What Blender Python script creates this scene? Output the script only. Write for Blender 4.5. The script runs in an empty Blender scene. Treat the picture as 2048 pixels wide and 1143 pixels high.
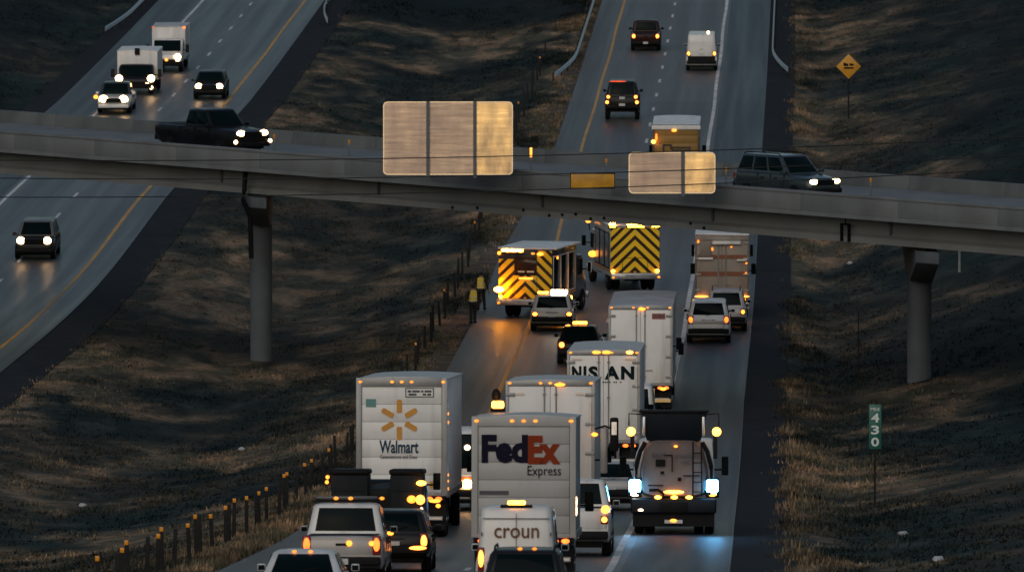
import bpy, bmesh, math, random
import numpy as np
from mathutils import Vector, Matrix
random.seed(7); rng = np.random.default_rng(7)
S = bpy.context.scene
COL = S.collection
R = math.radians
EXPO = 0.30                        # view exposure (stops)
EM = 1.0 / 2 ** EXPO               # lamp strengths are written as displayed radiance

# ------------------------------------------------------------------ camera
F = 20000.0; PW, PH = 2048.0, 1143.0
YH = -868.0
PITCH = math.atan((PH / 2 - YH) / F)
ZC = 34.6
cd = bpy.data.cameras.new('camera'); cam = bpy.data.objects.new('camera', cd); COL.objects.link(cam)
cam.location = (0, 0, ZC); cam.rotation_euler = (math.pi / 2 - PITCH, 0, 0)
cd.sensor_width = 36.0; cd.lens = F / PW * 36.0
cd.clip_start = 1.0; cd.clip_end = 8000
cd.dof.use_dof = True; cd.dof.focus_distance = 345; cd.dof.aperture_fstop = 5.0
S.camera = cam

_D = np.array([60, 120, 180, 238, 288, 345, 400, 430, 476, 533, 580, 625, 690, 800, 1000, 1300, 1800, 2600.])
_H = np.array([9.8, 15.2, 20.2, 24.3, 28.0, 31.5, 33.8, 34.3, 34.6, 33.4, 32.4, 31.6, 30.2, 27.5, 22, 11, -14, -70.])
_M = np.gradient(_H, _D)
def zroad(D):
    D = np.asarray(D, float)
    i = np.clip(np.searchsorted(_D, D) - 1, 0, len(_D) - 2)
    h = _D[i + 1] - _D[i]; t = (D - _D[i]) / h
    v = ((2*t**3 - 3*t**2 + 1) * _H[i] + (t**3 - 2*t**2 + t) * h * _M[i] + (-2*t**3 + 3*t**2) * _H[i + 1] + (t**3 - t**2) * h * _M[i + 1])
    return ZC - v
def RW(D):                         # white edge line of the right-hand carriageway
    return np.interp(D, [0, 244, 300, 404, 482, 559, 621, 694, 3000], [-3.0, 2.33, 3.7, 6.4, 8.75, 11.0, 12.85, 14.97, 85])
def RY(D): return RW(D) - 7.2
def RS(D): return RY(D) - np.interp(D, [495, 545], [2.6, 1.5])       # left edge of the paved shoulder
def RG(D): return RS(D) - .4                                          # where the grass begins
def LY(D): return np.interp(D, [0, 440, 530, 599, 694, 3000], [-36.8, -22.5, -19.65, -17.0, -14.3, 55])
def LW(D): return LY(D) - 7.2
def sm(a, b, x):
    t = np.clip((x - a) / (b - a), 0, 1); return t * t * (3 - 2 * t)
def lat(X, D):
    """height of the ground beside the road relative to the carriageway"""
    X = np.asarray(X, float); D = np.asarray(D, float)
    l0, l1 = LY(D) + 3.2, RG(D)
    t = np.clip((X - l0) / np.maximum(l1 - l0, .5), 0, 1)
    z = -1.0 * np.sin(np.pi * t) ** 2
    r = X - (RW(D) + 4.7)
    zr = np.where(r > 0, -.35 * sm(0, 2, r) + .30 * np.clip(r - 2, 0, 12) + .22 * np.clip(r - 14, 0, 500) ** 1.0, 0)
    far = sm(380, 450, D); zr = zr * (.55 + .45 * far) * (1 - .35 * sm(520, 620, D))
    l = (LW(D) - 4.7) - X
    zl = np.where(l > 0, .25 * np.clip(l - 1, 0, 10) + .15 * np.clip(l - 11, 0, 500), 0)
    return z + zr + zl
def ground(X, D): return float(zroad(D) + lat(X, D))
CP, SP = math.cos(PITCH), math.sin(PITCH)
def xat(px, D, z):                 # world X of picture column px at distance D, height z
    return (px - PW / 2) / F * (D * CP + (ZC - z) * SP)
def pt(px, py, D):                 # world point of a picture position at distance D
    k = -(py - PH / 2) / F
    dy = CP + k * SP; dz = -SP + k * CP
    return Vector(((px - PW / 2) / F * D / dy, D, ZC + D * dz / dy))

# ------------------------------------------------------------------ materials
MATS = {}
def M(name, col=None, rough=.5, metal=0., var=.12, nscale=3., bump=0., coat=0., spec=.5, rvar=.1, dirt=0., dirtcol=(.05, .045, .04)):
    if name in MATS: return MATS[name]
    m = bpy.data.materials.new(name); m.use_nodes = True; nt = m.node_tree; b = nt.nodes['Principled BSDF']
    N = nt.nodes.new; L = nt.links.new
    tc = N('ShaderNodeTexCoord'); no = N('ShaderNodeTexNoise'); no.inputs['Scale'].default_value = nscale; no.inputs['Detail'].default_value = 6
    L(tc.outputs['Object'], no.inputs['Vector'])
    mx = N('ShaderNodeMix'); mx.data_type = 'RGBA'; mx.blend_type = 'MULTIPLY'; mx.inputs[0].default_value = 1
    mx.inputs[6].default_value = (*col, 1)
    rp = N('ShaderNodeMapRange'); rp.inputs[1].default_value = .3; rp.inputs[2].default_value = .7; rp.inputs[3].default_value = 1 - var; rp.inputs[4].default_value = 1 + var * .4
    L(no.outputs[0], rp.inputs[0]); L(rp.outputs[0], mx.inputs[7])
    out = mx.outputs[2]
    if dirt > 0:
        n2 = N('ShaderNodeTexNoise'); n2.inputs['Scale'].default_value = nscale * .6; n2.inputs['Detail'].default_value = 8
        mp = N('ShaderNodeMapping'); mp.inputs['Scale'].default_value = (2.6, 2.6, .35); L(tc.outputs['Object'], mp.inputs[0]); L(mp.outputs[0], n2.inputs['Vector'])
        r2 = N('ShaderNodeMapRange'); r2.inputs[1].default_value = .48; r2.inputs[2].default_value = .75; r2.inputs[4].default_value = dirt; L(n2.outputs[0], r2.inputs[0])
        m2 = N('ShaderNodeMix'); m2.data_type = 'RGBA'; m2.inputs[7].default_value = (*dirtcol, 1); L(r2.outputs[0], m2.inputs[0]); L(out, m2.inputs[6]); out = m2.outputs[2]
    L(out, b.inputs['Base Color'])
    rr = N('ShaderNodeMapRange'); rr.inputs[1].default_value = .3; rr.inputs[2].default_value = .7; rr.inputs[3].default_value = max(.02, rough - rvar); rr.inputs[4].default_value = min(1, rough + rvar)
    L(no.outputs[0], rr.inputs[0]); L(rr.outputs[0], b.inputs['Roughness'])
    b.inputs['Metallic'].default_value = metal; b.inputs['Coat Roughness'].default_value = .15; b.inputs['Coat Weight'].default_value = coat; b.inputs['Specular IOR Level'].default_value = spec
    if bump:
        bp = N('ShaderNodeBump'); bp.inputs['Strength'].default_value = bump; L(no.outputs[0], bp.inputs['Height']); L(bp.outputs[0], b.inputs['Normal'])
    MATS[name] = m; return m
def E(name, col, st, base=(.3, .1, .02)):
    if name in MATS: return MATS[name]
    m = bpy.data.materials.new(name); m.use_nodes = True; b = m.node_tree.nodes['Principled BSDF']
    b.inputs['Base Color'].default_value = (*base, 1); b.inputs['Roughness'].default_value = .25
    nt = m.node_tree; tc = nt.nodes.new('ShaderNodeTexCoord'); no = nt.nodes.new('ShaderNodeTexNoise'); no.inputs['Scale'].default_value = 9
    nt.links.new(tc.outputs['Object'], no.inputs['Vector'])
    mr = nt.nodes.new('ShaderNodeMapRange'); mr.inputs[1].default_value = .3; mr.inputs[2].default_value = .7; mr.inputs[3].default_value = st * .7 * EM; mr.inputs[4].default_value = st * 1.2 * EM
    nt.links.new(no.outputs[0], mr.inputs[0]); nt.links.new(mr.outputs[0], b.inputs['Emission Strength'])
    b.inputs['Emission Color'].default_value = (*col, 1)
    MATS[name] = m; return m

WHITE = M('white_box_paint', (.78, .76, .73), .42, 0, .10, 1.2, coat=.1, dirt=.5, dirtcol=(.30, .26, .22))
WHITE2 = M('grey_white_box_paint', (.40, .395, .39), .45, 0, .12, 1.0, dirt=.5, dirtcol=(.25, .22, .2))
FRAME = M('trailer_frame_grey', (.30, .30, .30), .4, .3, .2, 2, dirt=.4)
ROOFM = M('trailer_roof_sheet', (.52, .51, .50), .45, .2, .25, .8, dirt=.3, dirtcol=(.2, .18, .16))
ALU = M('bare_aluminium', (.55, .55, .56), .38, .9, .15, 3)
STEEL = M('galvanised_steel', (.42, .43, .44), .45, .8, .25, 4)
BLACK = M('black_plastic', (.007, .007, .008), .6, 0, .2, 5, spec=.15)
DARKM = M('dark_chassis', (.010, .010, .010), .7, 0, .3, 3, spec=.12)
RUB = M('tyre_rubber', (.009, .009, .009), .85, 0, .2, 8, spec=.12)
RIM = M('wheel_metal', (.35, .35, .36), .35, .9, .2, 5)
GLASS = M('dark_window_glass', (.003, .008, .009), .10, 0, .1, 1, spec=.06, rvar=.03)
PLATE = M('licence_plate', (.55, .55, .55), .5, 0, .2, 20)
RUST = M('rusty_red_stripe', (.22, .07, .03), .5, 0, .2, 3)
CONC = M('bridge_concrete', (.165, .178, .180), .85, 0, .25, .5, bump=.1, dirt=.55, dirtcol=(.10, .10, .10))
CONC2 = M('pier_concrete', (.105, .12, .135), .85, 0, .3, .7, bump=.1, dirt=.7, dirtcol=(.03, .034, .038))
NAVY = M('navy_lettering', (.008, .007, .02), .7, spec=.1); TEALB = M('dark_teal_lettering', (.004, .014, .018), .7, spec=.1)
BLUEB = M('blue_lettering', (.015, .05, .09), .7, spec=.1); ORANGER = M('red_orange_lettering', (.24, .035, .01), .7, spec=.1)
YELLOWB = M('amber_yellow_paint', (.60, .27, .02), .5); BROWNL = M('brown_lettering', (.18, .09, .055), .7, spec=.1)
GREYL = M('grey_lettering', (.10, .10, .11), .7, spec=.1); WHITEL = M('white_lettering', (.75, .77, .75), .5)
TAIL = E('tail_lamp_glow', (1, .16, .02), 3.2, (.3, .02, .01))
TAILDIM = E('tail_lamp_dim', (1, .10, .02), 1.3, (.3, .02, .01))
BRAKE = E('brake_lamp_glow', (1, .27, .04), 5.5)
AMBER = E('amber_lamp_glow', (1, .29, .03), 3.6)
AMBERHI = E('amber_beacon_glow', (1, .33, .035), 12)
MARK = E('marker_lamp_glow', (1, .27, .025), 2.0)
HEAD = E('head_lamp_glow', (1, .60, .27), 13, (.8, .8, .8))
HEADLO = E('head_lamp_soft', (1, .62, .32), 5, (.8, .8, .8))
BLUE = E('blue_white_lamp_glow', (.10, .52, 1.0), 65, (.5, .6, .8))
WARMW = E('warm_work_lamp_glow', (1, .74, .5), 60, (.8, .8, .8))
BEACON = E('amber_strobe_glow', (1, .32, .014), 110)
LENS = M('red_lamp_lens', (.22, .012, .008), .2, 0, .1, 8)
REFL = M('amber_reflector', (.80, .30, .02), .3, 0, .1, 8)
REFLTAPE = M('pale_reflective_tape', (.8, .68, .55), .4)

def chevron_mat():
    m = bpy.data.materials.new('yellow_chevron_stripes'); m.use_nodes = True; nt = m.node_tree; N = nt.nodes.new; L = nt.links.new; b = nt.nodes['Principled BSDF']
    tc = N('ShaderNodeTexCoord'); sx = N('ShaderNodeSeparateXYZ'); L(tc.outputs['Object'], sx.inputs[0])
    ab = N('ShaderNodeMath'); ab.operation = 'ABSOLUTE'; L(sx.outputs[0], ab.inputs[0])
    mu = N('ShaderNodeMath'); mu.operation = 'MULTIPLY_ADD'; mu.inputs[1].default_value = .95; L(ab.outputs[0], mu.inputs[0]); L(sx.outputs[2], mu.inputs[2])
    mo = N('ShaderNodeMath'); mo.operation = 'FRACT'; dv = N('ShaderNodeMath'); dv.operation = 'DIVIDE'; dv.inputs[1].default_value = .50; L(mu.outputs[0], dv.inputs[0]); L(dv.outputs[0], mo.inputs[0])
    gt = N('ShaderNodeMath'); gt.operation = 'GREATER_THAN'; gt.inputs[1].default_value = .42; L(mo.outputs[0], gt.inputs[0])
    mx = N('ShaderNodeMix'); mx.data_type = 'RGBA'; mx.inputs[6].default_value = (.035, .010, .008, 1); mx.inputs[7].default_value = (1.0, .62, .02, 1); L(gt.outputs[0], mx.inputs[0])
    L(mx.outputs[2], b.inputs['Base Color']); b.inputs['Roughness'].default_value = .35
    # the bright yellow is plain sheeting colour, without emission
    return m
CHEV = chevron_mat()

def road_mat(name, col, seed, rough=.42):
    m = bpy.data.materials.new(name); m.use_nodes = True; nt = m.node_tree; N = nt.nodes.new; L = nt.links.new; b = nt.nodes['Principled BSDF']
    uv = N('ShaderNodeAttribute'); uv.attribute_name = 'lane'      # x across (m), y along (m)
    mp = N('ShaderNodeMapping'); mp.inputs['Scale'].default_value = (1.4, .02, 1); mp.inputs['Location'].default_value = (seed, 0, 0); L(uv.outputs['Vector'], mp.inputs[0])
    n1 = N('ShaderNodeTexNoise'); n1.inputs['Scale'].default_value = 1; n1.inputs['Detail'].default_value = 5; L(mp.outputs[0], n1.inputs['Vector'])
    n2 = N('ShaderNodeTexNoise'); n2.inputs['Scale'].default_value = .22; n2.inputs['Detail'].default_value = 8; L(uv.outputs['Vector'], n2.inputs['Vector'])
    n3 = N('ShaderNodeTexNoise'); n3.inputs['Scale'].default_value = 9; n3.inputs['Detail'].default_value = 3; L(uv.outputs['Vector'], n3.inputs['Vector'])
    a = N('ShaderNodeMath'); a.operation = 'MULTIPLY_ADD'; a.inputs[1].default_value = .30; L(n2.outputs[0], a.inputs[0]); a0 = N('ShaderNodeMath'); a0.operation = 'MULTIPLY_ADD'; a0.inputs[1].default_value = 1.5; a0.inputs[2].default_value = .1; L(n1.outputs[0], a0.inputs[0]); L(a0.outputs[0], a.inputs[2])
    r = N('ShaderNodeMapRange'); r.inputs[1].default_value = .7; r.inputs[2].default_value = 1.3; r.inputs[3].default_value = .68; r.inputs[4].default_value = 1.22; L(a.outputs[0], r.inputs[0])
    # sealed joints / patches
    sx = N('ShaderNodeSeparateXYZ'); L(uv.outputs['Vector'], sx.inputs[0])
    cb = N('ShaderNodeCombineXYZ'); dv = N('ShaderNodeMath'); dv.operation = 'DIVIDE'; dv.inputs[1].default_value = 46; L(sx.outputs[1], dv.inputs[0]); L(dv.outputs[0], cb.inputs[1])
    vo = N('ShaderNodeTexWhiteNoise'); vo.noise_dimensions = '1D'; fl = N('ShaderNodeMath'); fl.operation = 'FLOOR'; L(dv.outputs[0], fl.inputs[0]); L(fl.outputs[0], vo.inputs['W'])
    pr = N('ShaderNodeMapRange'); pr.inputs[3].default_value = .78; pr.inputs[4].default_value = 1.1; L(vo.outputs[0], pr.inputs[0])
    wp = N('ShaderNodeMath'); wp.operation = 'MULTIPLY'; wp.inputs[1].default_value = 2*math.pi/1.8; L(sx.outputs[0], wp.inputs[0]); wc = N('ShaderNodeMath'); wc.operation = 'COSINE'; L(wp.outputs[0], wc.inputs[0])
    wm = N('ShaderNodeMath'); wm.operation = 'MULTIPLY_ADD'; wm.inputs[1].default_value = .10; wm.inputs[2].default_value = 1; L(wc.outputs[0], wm.inputs[0])
    m0 = N('ShaderNodeMath'); m0.operation = 'MULTIPLY'; L(r.outputs[0], m0.inputs[0]); L(wm.outputs[0], m0.inputs[1])
    m1 = N('ShaderNodeMath'); m1.operation = 'MULTIPLY'; L(m0.outputs[0], m1.inputs[0]); L(pr.outputs[0], m1.inputs[1])
    mx = N('ShaderNodeMix'); mx.data_type = 'RGBA'; mx.blend_type = 'MULTIPLY'; mx.inputs[0].default_value = 1; mx.inputs[6].default_value = (*col, 1); L(m1.outputs[0], mx.inputs[7])
    L(mx.outputs[2], b.inputs['Base Color'])
    rr = N('ShaderNodeMapRange'); rr.inputs[1].default_value = .35; rr.inputs[2].default_value = .65; rr.inputs[3].default_value = rough; rr.inputs[4].default_value = rough + .12; L(n1.outputs[0], rr.inputs[0]); L(rr.outputs[0], b.inputs['Roughness'])
    bp = N('ShaderNodeBump'); bp.inputs['Strength'].default_value = .25; bp.inputs['Distance'].default_value = .01; L(n3.outputs[0], bp.inputs['Height']); L(bp.outputs[0], b.inputs['Normal'])
    b.inputs['Specular IOR Level'].default_value = .22
    return m
def attr_mat(name, rough=.95):
    m = bpy.data.materials.new(name); m.use_nodes = True; nt = m.node_tree; b = nt.nodes['Principled BSDF']
    at = nt.nodes.new('ShaderNodeAttribute'); at.attribute_name = 'tint'
    no = nt.nodes.new('ShaderNodeTexNoise'); no.inputs['Scale'].default_value = 2.5; no.inputs['Detail'].default_value = 6
    tc = nt.nodes.new('ShaderNodeTexCoord'); nt.links.new(tc.outputs['Object'], no.inputs['Vector'])
    mr = nt.nodes.new('ShaderNodeMapRange'); mr.inputs[1].default_value = .3; mr.inputs[2].default_value = .7; mr.inputs[3].default_value = .55; mr.inputs[4].default_value = 1.3
    nt.links.new(no.outputs[0], mr.inputs[0])
    mx = nt.nodes.new('ShaderNodeMix'); mx.data_type = 'RGBA'; mx.blend_type = 'MULTIPLY'; mx.inputs[0].default_value = 1
    nt.links.new(at.outputs['Color'], mx.inputs[6]); nt.links.new(mr.outputs[0], mx.inputs[7]); nt.links.new(mx.outputs[2], b.inputs['Base Color'])
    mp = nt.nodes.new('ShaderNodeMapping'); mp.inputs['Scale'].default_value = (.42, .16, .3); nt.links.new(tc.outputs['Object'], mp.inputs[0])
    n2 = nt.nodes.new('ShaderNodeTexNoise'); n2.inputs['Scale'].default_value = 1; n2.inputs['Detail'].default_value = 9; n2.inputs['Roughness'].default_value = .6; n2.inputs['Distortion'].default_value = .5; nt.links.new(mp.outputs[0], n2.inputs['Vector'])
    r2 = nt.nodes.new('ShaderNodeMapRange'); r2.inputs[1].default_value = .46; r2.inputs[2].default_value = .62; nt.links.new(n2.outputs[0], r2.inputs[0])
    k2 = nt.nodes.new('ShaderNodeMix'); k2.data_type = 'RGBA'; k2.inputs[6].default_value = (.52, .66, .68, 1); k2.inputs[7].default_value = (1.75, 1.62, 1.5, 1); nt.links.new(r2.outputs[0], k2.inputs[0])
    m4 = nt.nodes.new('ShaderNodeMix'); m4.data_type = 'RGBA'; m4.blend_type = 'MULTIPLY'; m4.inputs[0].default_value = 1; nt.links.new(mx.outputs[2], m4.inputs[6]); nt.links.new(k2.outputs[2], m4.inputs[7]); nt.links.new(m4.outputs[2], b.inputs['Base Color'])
    b.inputs['Roughness'].default_value = rough; b.inputs['Specular IOR Level'].default_value = .10
    return m

# ------------------------------------------------------------------ mesh building
class MB:
    def __init__(s): s.v = []; s.f = []
    def add(s, v, f):
        o = len(s.v); s.v += [tuple(p) for p in v]; s.f += [tuple(i + o for i in q) for q in f]; return s
    def box(s, x0, x1, y0, y1, z0, z1):
        v = [(x0,y0,z0),(x1,y0,z0),(x1,y1,z0),(x0,y1,z0),(x0,y0,z1),(x1,y0,z1),(x1,y1,z1),(x0,y1,z1)]
        return s.add(v, [(0,3,2,1),(4,5,6,7),(0,1,5,4),(1,2,6,5),(2,3,7,6),(3,0,4,7)])
    def cyl(s, a, b, r, n=12, r2=None):
        a = Vector(a); b = Vector(b); d = (b - a).normalized(); u = d.orthogonal().normalized(); w = d.cross(u); r2 = r if r2 is None else r2
        v = []
        for p, q in ((a, r), (b, r2)):
            for k in range(n):
                t = 2 * math.pi * k / n; v.append(p + (u * math.cos(t) + w * math.sin(t)) * q)
        f = [(k, (k + 1) % n, n + (k + 1) % n, n + k) for k in range(n)] + [tuple(range(n))[::-1], tuple(range(n, 2 * n))]
        return s.add(v, f)
    def ell(s, c, rx, ry, rz, n=12, m=7):
        v = [(c[0], c[1], c[2] - rz)]
        for i in range(1, m):
            t = math.pi * i / m - math.pi / 2
            for k in range(n):
                p = 2 * math.pi * k / n; v.append((c[0] + rx * math.cos(t) * math.cos(p), c[1] + ry * math.cos(t) * math.sin(p), c[2] + rz * math.sin(t)))
        v.append((c[0], c[1], c[2] + rz)); f = []
        for k in range(n):
            f.append((0, 1 + (k + 1) % n, 1 + k)); f.append((len(v) - 1, len(v) - 1 - n + k, len(v) - 1 - n + (k + 1) % n))
            for i in range(m - 2): f.append((1 + i*n + k, 1 + i*n + (k+1) % n, 1 + (i+1)*n + (k+1) % n, 1 + (i+1)*n + k))
        return s.add(v, f)
    def loft(s, rings, closed=True):
        n = len(rings[0]); v = [p for r in rings for p in r]; f = []
        for i in range(len(rings) - 1):
            for k in range(n): f.append((i*n + k, i*n + (k+1) % n, (i+1)*n + (k+1) % n, (i+1)*n + k))
        f.append(tuple(range(n))[::-1]); f.append(tuple(range((len(rings)-1)*n, len(rings)*n)))
        return s.add(v, f)
    def panel(s, c, off=.012, th=.02):
        """thin solid on four corners, pushed out along its normal"""
        c = [Vector(p) for p in c]; n = (c[1] - c[0]).cross(c[3] - c[0]).normalized()
        a = [p + n * (off - th) for p in c]; b = [p + n * off for p in c]
        return s.add(a + b, [(3,2,1,0),(4,5,6,7),(0,1,5,4),(1,2,6,5),(2,3,7,6),(3,0,4,7)])
    def prism(s, poly, y0, y1):
        n = len(poly); v = [(x, y0, z) for x, z in poly] + [(x, y1, z) for x, z in poly]
        f = [(k, (k+1) % n, n + (k+1) % n, n + k) for k in range(n)] + [tuple(range(n))[::-1], tuple(range(n, 2*n))]
        return s.add(v, f)
    def tube(s, pts, r, n=6):
        pts = [Vector(p) for p in pts]; rings = []
        for i, p in enumerate(pts):
            d = (pts[min(i+1, len(pts)-1)] - pts[max(i-1, 0)]).normalized(); u = d.cross(Vector((0, 0, 1)))
            u = u.normalized() if u.length > 1e-4 else Vector((1, 0, 0)); w = u.cross(d)
            rings.append([p + (u * math.cos(2*math.pi*k/n) + w * math.sin(2*math.pi*k/n)) * r for k in range(n)])
        return s.loft(rings)
    def build(s, name, mat, parent=None, bev=0, smooth=True, ang=35, seg=2):
        me = bpy.data.meshes.new(name); me.from_pydata(s.v, [], s.f)
        bm = bmesh.new(); bm.from_mesh(me); bmesh.ops.recalc_face_normals(bm, faces=bm.faces)
        if bev:
            ed = [e for e in bm.edges if len(e.link_faces) == 2 and e.calc_face_angle(0) > R(30)]
            bmesh.ops.bevel(bm, geom=ed, offset=bev, segments=seg, affect='EDGES', profile=.5, clamp_overlap=True)
        bm.to_mesh(me); bm.free()
        if smooth:
            me.shade_smooth(); me.set_sharp_from_angle(angle=R(ang))
        me.materials.append(mat)
        o = bpy.data.objects.new(name, me); COL.objects.link(o)
        if parent: o.parent = parent
        return o
def B(*a): return MB().box(*a)
def thing(name, label, cat, loc=(0, 0, 0), group=None):
    o = bpy.data.objects.new(name, None); COL.objects.link(o); o.location = loc; o.empty_display_size = .2
    return tag(o, label, cat, group)
def tag(o, label, cat, group=None):
    o['label'] = label; o['category'] = cat
    if group: o['group'] = group
    return o
def struct(o): o['kind'] = 'structure'; return o
def text_mb(body, x0, z0, w, h, y, bold=0., depth=.012):
    """lettering in the XZ plane, facing -Y, fitted to a w x h box whose lower left corner is (x0, z0)"""
    cu = bpy.data.curves.new('lettering', 'FONT'); cu.body = body; cu.size = 1; cu.extrude = .01; cu.offset = bold; cu.resolution_u = 3
    o = bpy.data.objects.new('lettering', cu); COL.objects.link(o)
    dg = bpy.context.evaluated_depsgraph_get(); me = o.evaluated_get(dg).to_mesh()
    v = [p.co.copy() for p in me.vertices]; f = [tuple(p.vertices) for p in me.polygons]
    bpy.data.objects.remove(o); bpy.data.curves.remove(cu)
    a = min(p.x for p in v); b = max(p.x for p in v); c = min(p.y for p in v); d = max(p.y for p in v)
    mb = MB(); mb.add([(x0 + (p.x - a) / (b - a) * w, y - depth / 2 - p.z / .02 * depth, z0 + (p.y - c) / (d - c) * h) for p in v], f); return mb
def letter(body, x0, z0, w, h, y, mat, parent, bold=0.):
    mb = text_mb(body, x0, z0, w, h, y, bold); me = bpy.data.meshes.new('lettering'); me.from_pydata(mb.v, [], mb.f); me.materials.append(mat)
    o = bpy.data.objects.new('lettering', me); COL.objects.link(o); o.parent = parent; return o

def place(root, px, D, rot=0., oncoming=0., dz=0.):
    """stand a vehicle on the carriageway at picture column px; D is the distance of the end that faces the camera"""
    z = float(zroad(D)); X = xat(px, D, z); z = ground(X, D) if not oncoming else ground(X, D)
    sl = math.atan((zroad(D + 4) - zroad(D)) / 4)
    if not oncoming:
        hd = -math.atan(.0275) + R(rot); root.location = (X, D, z + .06 + dz); root.rotation_euler = (sl, 0, hd)
    else:
        hd = math.pi - math.atan(.0325) + R(rot); dv = Vector((math.sin(-hd), math.cos(hd)))
        root.location = (X - dv.x * oncoming, D - dv.y * oncoming, float(zroad(D - dv.y * oncoming)) + .06 + dz); root.rotation_euler = (-sl, 0, hd)
    return root

# ------------------------------------------------------------------ vehicle parts
def wheel(root, x, y, r, w, rim=RIM, dual=False):
    s = 1 if x > 0 else -1
    prof = [(r*.62, -w/2), (r*.9, -w/2), (r*.98, -w*.38), (r, -w*.2), (r, w*.2), (r*.98, w*.38), (r*.9, w/2), (r*.62, w/2)]
    n = 20; rings = [[(x + b, y + a*math.cos(2*math.pi*k/n), r + a*math.sin(2*math.pi*k/n)) for k in range(n)] for a, b in prof]
    t = MB(); t.loft(rings)
    if dual:
        rings = [[(x - s*(w + .05) + b, y + a*math.cos(2*math.pi*k/n), r + a*math.sin(2*math.pi*k/n)) for k in range(n)] for a, b in prof]
        t.loft(rings)
    o = t.build('wheel', RUB, root)
    q = MB(); q.cyl((x + s*w*.1, y, r), (x + s*w*.47, y, r), r*.6, 16); q.cyl((x + s*w*.47, y, r), (x + s*w*.56, y, r), r*.2, 10)
    for k in range(5):
        t_ = 2*math.pi*k/5; q.cyl((x + s*w*.47, y + math.cos(t_)*r*.36, r + math.sin(t_)*r*.36), (x + s*w*.52, y + math.cos(t_)*r*.36, r + math.sin(t_)*r*.36), r*.07, 6)
    q.build('rim', rim, o)
    return o
def lamp(root, x, y, z, rx, rz, mat, name='tail_light', ry=.05, square=False, housing=True):
    if square: o = B(x - rx, x + rx, y - ry, y + ry, z - rz, z + rz).build(name, mat, root, bev=min(rx, rz)*.5, seg=2)
    else: o = MB().ell((x, y, z), rx, ry, rz).build(name, mat, root, ang=80)
    return o
def mirror(root, x, y, z, w=.2, h=.25, arm=.15, body=BLACK):
    s = 1 if x > 0 else -1
    m = MB(); m.box(x + s*arm - (0 if s > 0 else w), x + s*arm + (w if s > 0 else 0), y - .05, y + .07, z - h/2, z + h/2)
    o = m.build('mirror', body, root, bev=.03)
    MB().cyl((x - s*.05, y + .02, z - h*.2), (x + s*(arm + .03), y + .02, z - h*.2), .025, 8).build('mirror_arm', BLACK, o)
    B(x + s*arm + (.02 if s > 0 else -w + .02), x + s*arm + (w - .02 if s > 0 else -.02), y - .058, y - .051, z - h/2 + .025, z + h/2 - .025).build('mirror_glass', GLASS, o)
    return o
def ring_car(y, zlo, zt, hw, cr=.10):
    """cross-section of a car's lower body"""
    pts = [(.72, zlo), (.93, zlo + .02), (.985, zlo + .14), (1., zlo + (zt - zlo)*.45), (.985, zt - (zt - zlo)*.22), (.95, zt - .05), (.86, zt), (.4, zt + .015)]
    r = [(hw*a, y, b) for a, b in pts]
    return r + [(-p[0], p[1], p[2]) for p in reversed(r)]
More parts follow.
